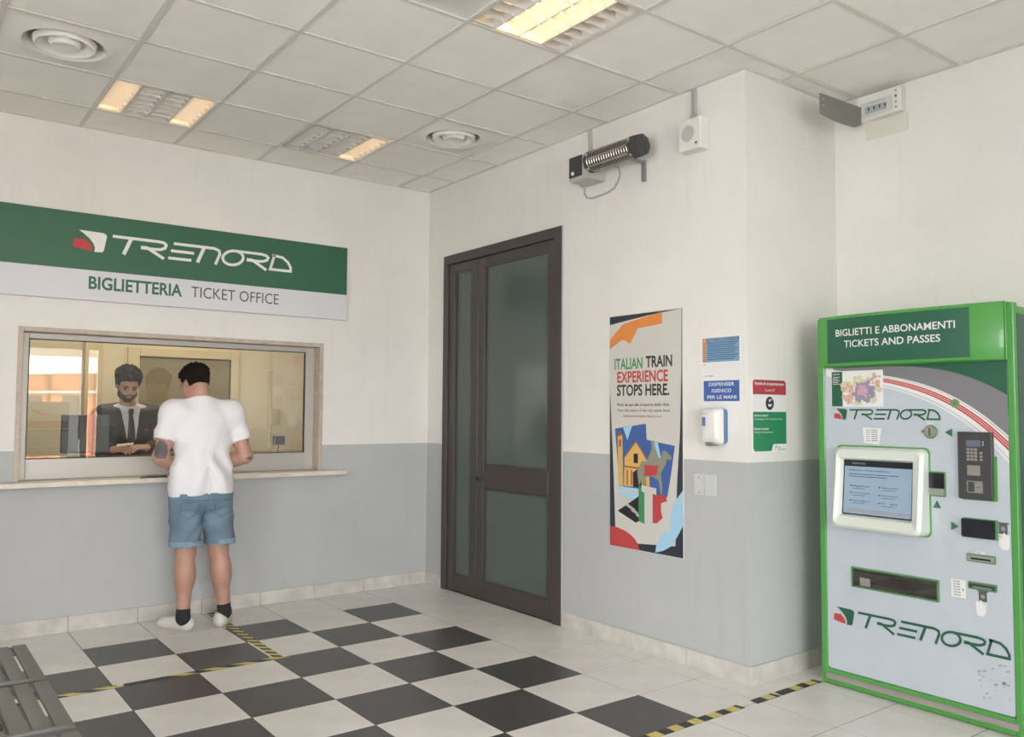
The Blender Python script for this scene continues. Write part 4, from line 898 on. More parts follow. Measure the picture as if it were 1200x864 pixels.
# ------------------------------------------------------------------ people: signed-distance bodies turned into one smooth mesh
class SDF:
    def __init__(s, lo, hi, h):
        s.lo = np.array(lo, float); s.h = h; s.n = [int(math.ceil((b-a)/h))+1 for a, b in zip(lo, hi)]
        s.ax = [(s.lo[i]+h*np.arange(s.n[i])).astype(np.float32) for i in range(3)]
        s.d = np.full(s.n, .2, np.float32)
    def block(s, lo, hi):
        sl = []
        for i in range(3):
            a = max(0, int((lo[i]-s.lo[i])/s.h)); b = min(s.n[i], int((hi[i]-s.lo[i])/s.h)+2)
            if b <= a: return None
            sl.append(slice(a, b))
        return tuple(sl), (s.ax[0][sl[0]][:, None, None], s.ax[1][sl[1]][None, :, None], s.ax[2][sl[2]][None, None, :])
    def smin(s, sl, e, k):
        d = s.d[sl]
        if k > 0: h = np.maximum(k-np.abs(d-e), 0)/k; s.d[sl] = np.minimum(d, e)-h*h*k*.25
        else: s.d[sl] = np.minimum(d, e)
    def cone(s, a, b, ra, rb, k=.02, sub=False, flat=None):
        a, b = np.array(a, float), np.array(b, float); m = max(ra, rb)+.05
        r = s.block(np.minimum(a, b)-m, np.maximum(a, b)+m)
        if r is None: return
        sl, (X, Y, Z) = r; v = b-a; L2 = max(v@v, 1e-9)
        t = np.clip(((X-a[0])*v[0]+(Y-a[1])*v[1]+(Z-a[2])*v[2])/L2, 0, 1)
        e = np.sqrt((X-a[0]-t*v[0])**2+(Y-a[1]-t*v[1])**2+(Z-a[2]-t*v[2])**2)-(ra+(rb-ra)*t)
        if sub: s.d[sl] = np.maximum(s.d[sl], -e)
        else: s.smin(sl, e, k)
    def ell(s, c, r, k=.02, R=None, sub=False, ks=.0):
        c = np.array(c, float); r = np.array(r, float); m = max(r)+.05
        q = s.block(c-m, c+m)
        if q is None: return
        sl, (X, Y, Z) = q; X, Y, Z = X-c[0], Y-c[1], Z-c[2]
        if R is None: x, y, z = X, Y, Z
        else: R = np.array(R); x, y, z = (R[i][0]*X+R[i][1]*Y+R[i][2]*Z for i in range(3))
        k0 = np.sqrt((x/r[0])**2+(y/r[1])**2+(z/r[2])**2); k1 = np.sqrt((x/r[0]**2)**2+(y/r[1]**2)**2+(z/r[2]**2)**2)
        e = k0*(k0-1)/np.maximum(k1, 1e-6)
        if sub:
            if ks: d = s.d[sl]; h = np.maximum(ks-np.abs(d+e), 0)/ks; s.d[sl] = np.maximum(d, -e)+h*h*ks*.25
            else: s.d[sl] = np.maximum(s.d[sl], -e)
        else: s.smin(sl, e, k)
    def cut(s, p, n):      # removes the side the normal points to
        n = np.array(n, float); n /= np.linalg.norm(n); X, Y, Z = s.ax[0][:, None, None], s.ax[1][None, :, None], s.ax[2][None, None, :]
        s.d = np.maximum(s.d, (X-p[0])*n[0]+(Y-p[1])*n[1]+(Z-p[2])*n[2])
    def grids(s): return s.ax[0][:, None, None], s.ax[1][None, :, None], s.ax[2][None, None, :]
    def mesh(s, name, keep=True):
        d = s.d; ins = d < 0; n = d.shape
        c = np.zeros([k-1 for k in n], np.int8)
        for i in (0, 1):
            for j in (0, 1):
                for k in (0, 1): c += ins[i:n[0]-1+i, j:n[1]-1+j, k:n[2]-1+k]
        act = (c > 0) & (c < 8); idx = np.full(act.shape, -1, np.int64); I = np.argwhere(act); idx[act] = np.arange(len(I))
        P = np.zeros((len(I), 3)); W = np.zeros(len(I)); o8 = [(i, j, k) for i in (0, 1) for j in (0, 1) for k in (0, 1)]
        for a in o8:
            for ax in range(3):
                if a[ax]: continue
                b = list(a); b[ax] = 1
                da = d[I[:, 0]+a[0], I[:, 1]+a[1], I[:, 2]+a[2]]; db = d[I[:, 0]+b[0], I[:, 1]+b[1], I[:, 2]+b[2]]
                x = (da < 0) != (db < 0); t = np.where(x, da/np.where(x, da-db, 1), 0)
                q = np.array(a, float)[None]+np.zeros((len(I), 3)); q[:, ax] += t; P += q*x[:, None]; W += x
        V = (I+P/W[:, None])*s.h+s.lo; F = []
        for ax in range(3):
            u, w_ = (ax+1) % 3, (ax+2) % 3
            sl0 = [slice(None)]*3; sl1 = [slice(None)]*3; sl0[ax] = slice(0, n[ax]-1); sl1[ax] = slice(1, n[ax])
            a, b = ins[tuple(sl0)], ins[tuple(sl1)]; E_ = np.argwhere(a != b)
            E_ = E_[(E_[:, u] > 0) & (E_[:, w_] > 0) & (E_[:, u] < n[u]-1) & (E_[:, w_] < n[w_]-1)]
            fl = a[E_[:, 0], E_[:, 1], E_[:, 2]]
            q = []
            for du, dw in ((-1, -1), (0, -1), (0, 0), (-1, 0)):
                e = E_.copy(); e[:, u] += du; e[:, w_] += dw; q.append(idx[e[:, 0], e[:, 1], e[:, 2]])
            q = np.stack(q, 1); q[~fl] = q[~fl][:, ::-1]; F.append(q)
        F = np.concatenate(F); me = bpy.data.meshes.new(name); me.vertices.add(len(V)); me.vertices.foreach_set('co', V.ravel())
        me.loops.add(F.size); me.loops.foreach_set('vertex_index', F.ravel().astype(np.int32)); me.polygons.add(len(F))
        me.polygons.foreach_set('loop_start', np.arange(0, F.size, 4, dtype=np.int32)); me.update(calc_edges=True); me.validate()
        if keep:        # keep the largest piece only
            lab = np.arange(len(V))
            for _ in range(400):
                m = lab[F].min(1); new = lab.copy(); np.minimum.at(new, F.ravel(), np.repeat(m, 4)); new = new[new]
                if (new == lab).all(): break
                lab = new
            big = np.bincount(lab).argmax(); bad = np.nonzero(lab != big)[0]
            if len(bad):
                bm = bmesh.new(); bm.from_mesh(me); bm.verts.ensure_lookup_table(); bmesh.ops.delete(bm, geom=[bm.verts[i] for i in bad], context='VERTS'); bm.to_mesh(me); bm.free()
        return me
def nz(v): v = np.array(v, float); return v/np.linalg.norm(v)
def frame3(fwd, up):
    f = nz(fwd); r = nz(np.cross(f, nz(up))); u = np.cross(r, f); return r, f, u          # right, forward, up of the figure
def head(S, c, fr3, k=1., part='skin'):
    """face about its centre c (mid-skull); offsets are (right, forward, up)"""
    r, f, u = fr3; c = np.array(c, float); R = np.array([r, f, u]); P = lambda a, b_, d: c+(r*a+f*b_+u*d)*k
    S.ell(P(0, -.008, .022), (.074*k, .094*k, .088*k), .02, R)          # skull
    S.ell(P(0, .034, -.040), (.056*k, .056*k, .066*k), .03, R)          # face
    S.ell(P(0, .060, -.098), (.026*k, .024*k, .020*k), .03, R)          # chin
    for s in (-1, 1):
        S.ell(P(.046*s, .018, -.070), (.016*k, .035*k, .028*k), .03, R) # jaw
        S.ell(P(.040*s, .064, -.022), (.018*k, .014*k, .014*k), .018, R) # cheekbone
        S.ell(P(.029*s, .083, .012), (.024*k, .012*k, .007*k), .012, R)  # brow
        S.ell(P(.031*s, .094, -.004), (.015*k, .012*k, .010*k), .0, R, sub=True, ks=.012)
        S.ell(P(.076*s, -.006, -.012), (.008*k, .017*k, .030*k), .008, R); S.ell(P(.082*s, .0, -.010), (.005*k, .010*k, .018*k), 0, R, sub=True, ks=.006)  # ear
    S.cone(P(0, .088, .008), P(0, .108, -.030), .008*k, .011*k, .012); S.ell(P(0, .100, -.036), (.016*k, .012*k, .008*k), .008, R)   # nose
    S.ell(P(0, .088, -.060), (.022*k, .010*k, .006*k), .006, R); S.ell(P(0, .086, -.070), (.019*k, .010*k, .006*k), .006, R)          # lips
    S.ell(P(0, .097, -.065), (.020*k, .006*k, .0022*k), 0, R, sub=True, ks=.003)
    return P
def hand(S, wrist, d, pn, side, curl=.5, thumb_in=.4, k=1., kk=.008):
    """palm and five fingers: d finger direction, pn the way the palm faces, side towards the thumb"""
    d = nz(d); pn = nz(pn-d*np.dot(pn, d)); sd = nz(np.cross(d, pn)); 
    if np.dot(sd, side) < 0: sd = -sd
    w = np.array(wrist, float); R = np.array([sd, d, pn])
    S.ell(w+d*.050*k, (.040*k, .055*k, .016*k), .015, R)
    for i, (o, L, r) in enumerate(((.029, .070, .0088), (.010, .078, .0090), (-.010, .073, .0086), (-.028, .057, .0078))):
        p = w+d*.088*k+sd*o*k; a = curl*.45; dr = d; q = p-d*.02*k
        for j, fr_ in enumerate((.45, .31, .24)):
            ang = a+j*curl*.75; dd = d*math.cos(ang)+pn*math.sin(ang)+sd*o*1.5; dd = nz(dd); e = (p if j == 0 else q)+dd*L*fr_*k
            S.cone((q if j else q), e, r*k*(1-.07*j), r*k*(1-.07*(j+1)), kk); q = e
    b = w+d*.022*k+sd*.026*k; m = b+(d*.6+sd*.65+pn*.35)*.042*k; e = m+nz(d*.85+sd*(.3-thumb_in)+pn*.35)*.034*k; t = e+nz(d*.9-sd*thumb_in*.6+pn*.3)*.026*k
    S.cone(b, m, .014*k, .0115*k, .012); S.cone(m, e, .0112*k, .0102*k, kk); S.cone(e, t, .010*k, .0085*k, kk)

SKIN = mat('skin', (.48, .27, .20), .5, noise=(14, .10), bump=.08, bscale=120)
# skin with the customer's two arm tattoos (marks fixed in object space)
def skin_tattoo(spots):
    m = mat('skin', 0).copy(); m.name = 'skin_tattooed'; nt = m.node_tree; b = nt.nodes['Principled BSDF']; N = nt.nodes.new; Lk = nt.links.new
    src = b.inputs['Base Color'].links[0].from_socket; tc = N('ShaderNodeTexCoord')
    for (c, r, st) in spots:
        vm = N('ShaderNodeVectorMath'); vm.operation = 'SUBTRACT'; Lk(tc.outputs['Object'], vm.inputs[0]); vm.inputs[1].default_value = c
        sc = N('ShaderNodeVectorMath'); sc.operation = 'DIVIDE'; Lk(vm.outputs[0], sc.inputs[0]); sc.inputs[1].default_value = r
        n = N('ShaderNodeTexNoise'); n.inputs['Scale'].default_value = 45; Lk(tc.outputs['Object'], n.inputs['Vector'])
        ln = N('ShaderNodeVectorMath'); ln.operation = 'LENGTH'; Lk(sc.outputs[0], ln.inputs[0])
        ad = N('ShaderNodeMath'); ad.operation = 'ADD'; Lk(ln.outputs['Value'], ad.inputs[0]); Lk(n.outputs[0], ad.inputs[1])
        mr = N('ShaderNodeMapRange'); mr.inputs[1].default_value = 1.40; mr.inputs[2].default_value = 1.58; mr.inputs[3].default_value = st; mr.inputs[4].default_value = 0; Lk(ad.outputs[0], mr.inputs[0])
        mx = N('ShaderNodeMix'); mx.data_type = 'RGBA'; Lk(mr.outputs[0], mx.inputs[0]); Lk(src, mx.inputs[6]); mx.inputs[7].default_value = (.055, .075, .085, 1); src = mx.outputs[2]
    Lk(src, b.inputs['Base Color']); return m

# ---- the customer, standing with his back to us
mb = Vector((-1.995, -.40, 0))
man = thing('person', 'man in white t-shirt and denim shorts standing at the ticket window, seen from behind', 'person', mb)
hips = (-1.995, -.43, .93)
shL, shR = (-2.188, -.415, 1.415), (-1.800, -.415, 1.415); elL, elR = (-2.272, -.47, 1.140), (-1.722, -.47, 1.125)
wrL, wrR = (-2.135, -.235, 1.055), (-1.87, -.235, 1.05)
hc = np.array((-2.033, -.352, 1.615)); h3 = frame3((-.38, .88, -.42), (-.05, .40, .90))
def torso(S, g=0.):
    S.ell((-1.998, -.43, .92), (.180+g, .125+g, .13+g), .05); S.ell((-2.08, -.475, .88), (.085+g, .08+g, .09+g), .05); S.ell((-1.91, -.475, .88), (.085+g, .08+g, .09+g), .05)
    S.ell((-1.997, -.425, 1.06), (.160+g, .112+g, .17+g), .06); S.ell((-1.995, -.42, 1.27), (.188+g, .125+g, .18+g), .06)
    S.cone((-2.13, -.42, 1.385), (-1.86, -.42, 1.385), .075+g, .075+g, .05)
    for s in (-1, 1): S.cone((-2.005+s*.03, -.40, 1.475), (-1.995+s*.16, -.415, 1.425), .042+g, .052+g, .05)
LG = {-1: ((-2.088, -.43, .87), (-2.082, -.405, .50), (-2.095, -.435, .09)), 1: ((-1.905, -.43, .87), (-1.868, -.405, .50), (-1.826, -.435, .09))}
FT = {-1: (np.array((-2.070, -.405, 0)), nz((-.50, .87, 0))), 1: (np.array((-1.846, -.425, 0)), nz((.50, .87, 0)))}
S = SDF((-2.42, -.64, -.01), (-1.60, .02, 1.78), .0062)
torso(S)
for s, (a, b_, c) in LG.items():
    a, b_, c = map(np.array, (a, b_, c)); S.cone(a, b_, .093, .060, .05); S.cone(b_, b_+(c-b_)*.45, .060, .052, .03); S.cone(b_+(c-b_)*.3, c, .058, .037, .03)
    S.ell(b_+(c-b_)*.32+np.array((.008*s, -.030, 0)), (.050, .044, .10), .04); S.ell(b_+(c-b_)*.30+np.array((-.012*s, -.028, 0)), (.040, .040, .09), .03)
    h_, t_ = FT[s]; S.cone(c, h_+np.array((0, .02, .05)), .036, .034, .03); S.cone(h_+t_*.02+np.array((0, 0, .045)), h_+t_*.17+np.array((0, 0, .033)), .036, .026, .03)
for sh, el, wr in ((shL, elL, wrL), (shR, elR, wrR)):
    sh, el, wr = map(np.array, (sh, el, wr)); S.ell(sh, (.068, .065, .068), .05); S.cone(sh, el, .056, .044, .04); S.ell(sh+(el-sh)*.45+np.array((0, -.012, 0)), (.050, .050, .085), .04)
    S.cone(el, el+(wr-el)*.35, .044, .045, .03); S.cone(el+(wr-el)*.3, wr, .045, .029, .03)
hand(S, wrL, (.55, .82, -.28), (.15, -.2, -1), (1, 0, 0), .45); hand(S, wrR, (-.45, .85, -.28), (-.15, -.2, -1), (-1, 0, 0), .5)
S.cone((-2.003, -.405, 1.44), hc-h3[2]*.06-h3[1]*.02, .062, .056, .04); S.cone((-2.003, -.43, 1.43), hc-h3[2]*.05-h3[1]*.045, .05, .045, .04)
P = head(S, hc, h3)
off = Vector(mb)
body = link('body', S.mesh('body'), man, skin_tattoo([(Vector((elL[0]-.005, elL[1]-.035, 1.180))-off, (.040, .06, .062), .88), (Vector((elR[0]+.01, elR[1]-.03, 1.115))-off, (.030, .06, .010), .7)]), smooth=True)
bt = BVHTree.FromPolygons([v.co for v in body.data.vertices], [p.vertices for p in body.data.polygons])
for s in (-1, 1):
    e = Vector(P(.031*s, .078, -.004)); B().lathe(e, [(0, -.0115), (.0081, -.0081), (.0115, 0), (.0081, .0081), (0, .0115)], 16).out('eye', PLASTW, man, smooth=True)
# hair: short faded sides, longer tousled top
def vnoise(X, Y, Z, f, seed=0):
    q = 0
    for k, (a, b_, c, ph) in enumerate(((1, .3, .2, 0), (-.4, 1, .5, 2), (.3, -.6, 1, 4), (.8, .7, -.6, 1), (-.7, .4, .9, 5))):
        q = q+np.sin(f*(a*X+b_*Y+c*Z)*(1+.23*k)+ph+seed)
    return q/5
def hair(name, c, h3, h, gtop, gside, line, nf, na, parent, k=1., m=HAIR, front=.05):
    S = SDF(c-.17, c+.17, h); r, f, u = h3; X, Y, Z = S.grids(); dx, dy, dz = X-c[0], Y-c[1], Z-c[2]
    a = dx*r[0]+dy*r[1]+dz*r[2]; b_ = dx*f[0]+dy*f[1]+dz*f[2]; d = dx*u[0]+dy*u[1]+dz*u[2]
    w_ = np.clip((d-.02)/.06, 0, 1); g = gside+(gtop-gside)*w_
    rx, ry, rz = .074+g, .094+g, .088+g
    e = (np.sqrt((a/rx)**2+((b_+.008)/ry)**2+((d-.022)/rz)**2)-1)*.08
    e = e+na*w_*vnoise(X, Y, Z, nf)+na*.35*vnoise(X, Y, Z, nf*2.3, 3)
    cut = line(a, b_, d)                       # positive where there is no hair
    S.d = np.maximum(e, -cut).astype(np.float32)
    return link(name, S.mesh(name), parent, m, smooth=True)
hair('hair', hc, h3, .0042, -0+.028, .010, lambda a, b_, d: np.where(b_ < -.02, d+.056-np.abs(a)*.25-np.maximum(0, -b_-.02)*.25, np.where(b_ < .045, d-.012-(np.abs(a) < .055)*.02, d-.060)), 120, .011, man)
# glasses
g = B(); 
for s in (-1, 1):
    g.tube([P(.031*s+.021*math.cos(a_), .104, -.004+.016*math.sin(a_)) for a_ in np.linspace(0, 2*math.pi, 17)[:-1]], .0013, 6, close=True)
    g.tube([P(.053*s, .102, .004), P(.072*s, .06, .004), P(.082*s, .0, .004), P(.080*s, -.018, -.006)], .0016, 6)
g.tube([P(-.010, .106, 0), P(.010, .106, 0)], .0014, 6); g.out('glasses', mat('glasses_frame', (.25, .24, .24), .3), man, smooth=True)
# t-shirt
S = SDF((-2.40, -.66, .80), (-1.60, -.20, 1.56), .0058)
torso(S, .016)
S.ell((-1.997, -.43, .97), (.186, .135, .14), .06); S.cone((-2.003, -.418, 1.43), (-2.006, -.408, 1.53), .088, .078, .05)
X, Y, Z = S.grids()
SL = SDF((-2.40, -.66, .80), (-1.60, -.20, 1.56), .0058)
for sh, el in ((shL, elL), (shR, elR)):      # sleeves: square cuffs, hollow at the end
    sh, el = np.array(sh), np.array(el); ax = nz(el-sh); L_ = .64*np.linalg.norm(el-sh); q = sh+ax*(L_+.03); T_ = SDF((-2.40, -.66, .80), (-1.60, -.20, 1.56), .0058)
    T_.cone(sh, q, .072, .071, .0); T_.ell(sh, (.078, .076, .078), .05); T_.cut(sh+ax*L_, ax); T_.cone(sh+ax*(L_-.004), q+ax*.05, .0600, .0615, sub=True); SL.d = np.minimum(SL.d, T_.d)
h_ = np.maximum(.05-np.abs(S.d-SL.d), 0)/.05; hz_ = np.clip((Z-1.20)/.06, 0, 1); S.d = np.minimum(S.d, SL.d)-h_*h_*.05*.25*hz_
S.d = S.d.astype(np.float32)
lowb = np.clip((1.30-Z)/.25, 0, 1)
xx = X+1.995
S.d += (.0068*lowb*np.sin(46*xx+9*(Z-1.0)*np.sign(xx)+2.2*np.sin(7*Z)+.8*np.sin(23*Z)) + .0060*np.sin(30*(Z+.9*np.abs(xx))+3*np.sin(9*xx)+2)*np.clip(1-np.abs(Z-1.08)/.16, 0, 1) + .0026*vnoise(X, Y, Z, 32)).astype(np.float32)
S.d += (.004*np.sin(38*(Z-.7*np.abs(xx))+1)*np.clip((np.abs(xx)-.10)/.06, 0, 1)*np.clip(1-np.abs(Z-1.30)/.12, 0, 1)).astype(np.float32)
rg = lambda ph: (1-np.abs(np.sin(ph)))**2
fold = rg(16*xx+5*(Z-1.05)*xx*6+1.1*np.sin(9*Z)+.3)*np.clip((1.27-Z)/.22, 0, 1)*.0075+rg(11*(Z+1.1*np.abs(xx))+.8*np.sin(14*xx)+.9)*np.clip(1-np.abs(Z-1.04)/.15, 0, 1)*.0065
fold = fold+rg(9*(Z-1.0*np.abs(xx))+.5*np.sin(17*xx))*np.clip((np.abs(xx)-.07)/.05, 0, 1)*np.clip(1-np.abs(Z-1.30)/.12, 0, 1)*.0060
S.d = (S.d-fold).astype(np.float32)
hem = .882+.010*np.sin(9*xx+1)+.0*Y
S.d = np.maximum(S.d, hem-Z).astype(np.float32)
S.cut((-2.008, -.396, 1.506), (0, .22, 1)); S.cone((-2.006, -.398, 1.485), (-2.03, -.34, 1.60), .062, .070, sub=True)
S.ell((-1.997, -.43, .86), (.176, .118, .05), sub=True)
tee = link('t_shirt', S.mesh('t_shirt'), man, mat('white_cotton', (.78, .76, .80), .85, bump=.12, bscale=300), smooth=True)
B().tube([Vector((-2.006, -.408, 1.510))+Vector((.074*math.cos(a_), .074*math.sin(a_), -.016*math.sin(a_))) for a_ in np.linspace(0, 2*math.pi, 29)[:-1]], .0065, 8, close=True).out('collar', mat('white_cotton', 0), tee, smooth=True)
# denim shorts
S = SDF((-2.26, -.64, .50), (-1.72, -.24, .96), .0055)
S.ell((-1.998, -.43, .90), (.196, .142, .14), .04); S.ell((-2.08, -.482, .87), (.098, .09, .10), .05); S.ell((-1.91, -.482, .87), (.098, .09, .10), .05)
for s, (a, b_, c) in LG.items():
    a, b_ = np.array(a), np.array(b_); S.cone(a+np.array((.004*s, 0, -.02)), b_+np.array((.006*s, -.01, .03)), .108, .094, .012 if s > 0 else .03)
X, Y, Z = S.grids(); S.d += (.0035*np.sin(55*(Z+.5*np.abs(X+1.99))+4*np.sin(11*X))*np.clip((.80-Z)/.1, 0, 1)+.002*vnoise(X, Y, Z, 45)).astype(np.float32)
S.cut((0, 0, .553), (0, 0, -1)); S.cut((0, 0, .90), (0, 0, 1))
for s, (a, b_, c) in LG.items(): b_ = np.array(b_); S.cone(b_+np.array((.006*s, -.01, -.05)), b_+np.array((.006*s, -.01, .085)), .080, .080, sub=True)
DEN = mat('denim', (.165, .24, .315), .85, noise=(7, .28), bump=.25, bscale=380); DEN2 = mat('denim_light', (.24, .34, .43), .85, noise=(60, .25)); STI = mat('denim_seam', (.075, .12, .18), .8)
sh_ = link('shorts', S.mesh('shorts'), man, DEN, smooth=True)
for s, (a, b_, c) in LG.items():        # rolled hems
    b_ = np.array(b_); T_ = SDF((b_[0]-.14, b_[1]-.15, .53), (b_[0]+.14, b_[1]+.14, .61), .0055); T_.cone(b_+np.array((.006*s, -.01, .03)), b_+np.array((.0058*s, -.0085, .10)), .1005, .1045)
    T_.cut((0, 0, .548), (0, 0, -1)); T_.cut((0, 0, .586), (0, 0, 1)); T_.cone(b_+np.array((.006*s, -.01, -.05)), b_+np.array((.006*s, -.01, .12)), .085, .088, sub=True); link('rolled_hem', T_.mesh('rolled_hem'), sh_, DEN2, smooth=True)
stree = BVHTree.FromPolygons([v.co for v in sh_.data.vertices], [p.vertices for p in sh_.data.polygons])
def seam(pts, r=.0016, nm='seam'):
    L_ = []
    for (x0, z0), (x1, z1) in zip(pts[:-1], pts[1:]):
        for k in range(8):
            t_ = k/8; hit = stree.ray_cast(Vector((x0+(x1-x0)*t_, -1.2, z0+(z1-z0)*t_))-Vector(man.location), Vector((0, 1, 0)))[0]
            if hit: L_.append(hit+Vector(man.location)+Vector((0, -.0005, 0)))
    if len(L_) > 2: B().tube(L_, r, 5).out(nm, STI, sh_)
for cx in (-2.10, -1.89):
    seam([(cx-.055, .845), (cx+.055, .845), (cx+.052, .765), (cx, .735), (cx-.052, .765), (cx-.055, .845)]); seam([(cx-.05, .79), (cx, .80), (cx+.05, .785)], .0012)
seam([(-1.995, .89), (-1.994, .70)]); seam([(-2.17, .862), (-1.995, .852), (-1.82, .862)])
# socks and shoes
SOCK = mat('black_sock', (.022, .024, .026), .9); SHOE = mat('white_trainer', (.66, .63, .59), .5, noise=(30, .06)); SOLE = mat('trainer_sole', (.50, .44, .37), .6)
for s, (a, b_, c) in LG.items():
    c = np.array(c); h_, t_ = FT[s]; n_ = np.array((-t_[1], t_[0], 0)); Rm = np.array([n_, t_, (0, 0, 1)])
    T_ = SDF((c[0]-.13, c[1]-.13, .02), (c[0]+.13, c[1]+.13, .19), .005); up = nz(np.array(b_)-c)
    T_.cone(c+up*.075, c, .045, .042, .02); T_.cone(c, h_+t_*.01+np.array((0, 0, .05)), .042, .038, .02); T_.cut(c+up*.058, up)
    link('sock', T_.mesh('sock'), man, SOCK, smooth=True)
    lo = np.minimum(h_-.12, h_+t_*.25-.08); hi = np.maximum(h_+.12, h_+t_*.25+.08); lo[2] = -.005; hi[2] = .13
    T_ = SDF(lo, hi, .0048); heel = h_-t_*.012
    T_.ell(heel+np.array((0, 0, .045)), (.038, .045, .050), .02, Rm); T_.ell(h_+t_*.09+np.array((0, 0, .045)), (.043, .095, .050), .03, Rm); T_.ell(h_+t_*.17+np.array((0, 0, .032)), (.047, .066, .040), .03, Rm)
    T_.cone(heel+np.array((0, 0, .05)), h_+t_*.06+np.array((0, 0, .065)), .042, .038, .03); T_.cut((0, 0, .010), (0, 0, -1)); T_.cut(h_+np.array((0, 0, .098)), nz(np.array((0, 0, 1))+t_*.14)); T_.cone(c+up*.05, c-up*.010, .042, .036, sub=True)
    so = link('shoe', T_.mesh('shoe'), man, SHOE, smooth=True)
    P2 = []
    for k in range(28):
        a_ = k/28*2*math.pi; L_ = .138; q = .047*math.sin(a_)*(1 if math.cos(a_) > 0 else .86); P2.append(h_+t_*(.095+L_*math.cos(a_))+n_*q)
    bb = B(); n2 = len(P2); bb.add([(p[0], p[1], .0005) for p in P2]+[(p[0], p[1], .018) for p in P2], [tuple(range(n2-1, -1, -1)), tuple(range(n2, 2*n2))]+[(i, (i+1) % n2, n2+(i+1) % n2, n2+i) for i in range(n2)]); bb.out('sole', SOLE, so, bevel=.003, seg=1, fix=True)
    T_ = SDF(lo, hi, .0048); T_.ell(heel+np.array((0, 0, .052)), (.0395, .0465, .036), .0, Rm); T_.cut(h_+t_*.0, t_); T_.cut((0, 0, .030), (0, 0, -1)); T_.cone(c+up*.05, c-up*.025, .043, .036, sub=True); link('heel_tab', T_.mesh('heel_tab'), so, SOLE, smooth=True)

# black wallet or pouch on the ledge beside him
ln = B(); ln.add([(-2.315, -.115, .978), (-2.13, -.125, .978), (-2.12, -.075, .978), (-2.25, -.06, .978), (-2.31, -.095, .978)]+[(-2.30, -.108, .986), (-2.14, -.118, .992), (-2.13, -.08, .992), (-2.24, -.068, .990), (-2.295, -.095, .986)], [(4, 3, 2, 1, 0), (5, 6, 7, 8, 9)]+[(i, (i+1) % 5, 5+(i+1) % 5, 5+i) for i in range(5)])
tag(ln.out('pouch', PLASTD, bevel=.003, fix=True), 'flat black pouch lying on the ledge at the customer\'s left elbow', 'pouch')

# ---- the clerk behind the glass
cb = Vector((-2.20, .74, .86))
ck = thing('person', 'dark-haired bearded clerk in a black suit and tie sitting behind the ticket window', 'person', cb)
c3 = frame3((-.02, -.90, -.42), (0, -.42, .90)); cc = np.array((-2.243, .60, 1.630))
cL, cR = (-2.385, .74, 1.385), (-2.015, .74, 1.385)      # picture left, picture right
eL, eR = (-2.43, .62, 1.165), (-1.965, .60, 1.175); vL, vR = (-2.375, .40, 1.150), (-2.150, .385, 1.160)
def ctorso(S, g=0.):
    S.ell((-2.20, .75, .94), (.165+g, .13+g, .12+g), .05); S.ell((-2.20, .75, 1.07), (.150+g, .115+g, .16+g), .06); S.ell((-2.20, .745, 1.25), (.175+g, .118+g, .17+g), .06)
    S.cone((-2.335, .745, 1.365), (-2.065, .745, 1.365), .066+g, .066+g, .05)
    for s in (-1, 1): S.cone((-2.21+s*.03, .72, 1.455), (-2.20+s*.14, .74, 1.405), .034+g, .045+g, .05)
def carms(S, g=0., trunc=1.):
    for sh, el, wr in ((cL, eL, vL), (cR, eR, vR)):
        sh, el, wr = map(np.array, (sh, el, wr)); S.ell(sh, np.array((.060, .060, .060))+g, .05); S.cone(sh, el, .050+g, .040+g, .04); S.cone(el, el+(wr-el)*trunc, .041+g, .027+g, .03)
def clegs(S, g=0.):
    for s in (-1, 1):
        S.cone((-2.20+s*.085, .74, .93), (-2.20+s*.10, .36, .93), .085+g, .060+g, .05); S.cone((-2.20+s*.10, .36, .92), (-2.20+s*.11, .42, .50), .058+g, .040+g, .03)
S = SDF((-2.56, .21, .36), (-1.84, .93, 1.80), .0062)
ctorso(S); carms(S); clegs(S)
for s in (-1, 1): S.cone((-2.20+s*.11, .44, .42), (-2.20+s*.13, .27, .405), .034, .026, .03)
hand(S, vL, (.55, -.80, .12), (.65, -.1, -.75), (.2, 0, .9), .75, .1); hand(S, vR, (-.85, -.50, .10), (-.45, .1, -.85), (-.1, -.2, .9), .65, .1)
S.cone((-2.205, .725, 1.42), cc-c3[2]*.06-c3[1]*.03, .055, .050, .04)
CP = head(S, cc, c3)
link('body', S.mesh('body'), ck, mat('skin', 0), smooth=True)
for s in (-1, 1):
    e = Vector(CP(.031*s, .077, -.008)); B().lathe(e, [(0, -.0115), (.0081, -.0081), (.0115, 0), (.0081, .0081), (0, .0115)], 16).out('eye', mat('eye_dark', (.05, .035, .03), .3), ck, smooth=True)
    B().tube([CP(.012*s, .100, .014), CP(.030*s, .100, .020), CP(.048*s, .086, .014)], [.003, .004, .0025], 6).out('eyebrow', HAIR, ck, smooth=True)
hair('hair', cc, c3, .0044, .034, .013, lambda a, b_, d: np.where(b_ < .0, d+.050, np.where(b_ < .045, d-.006, d-.062+.5*np.maximum(0, np.abs(a)-.03))), 110, .008, ck)
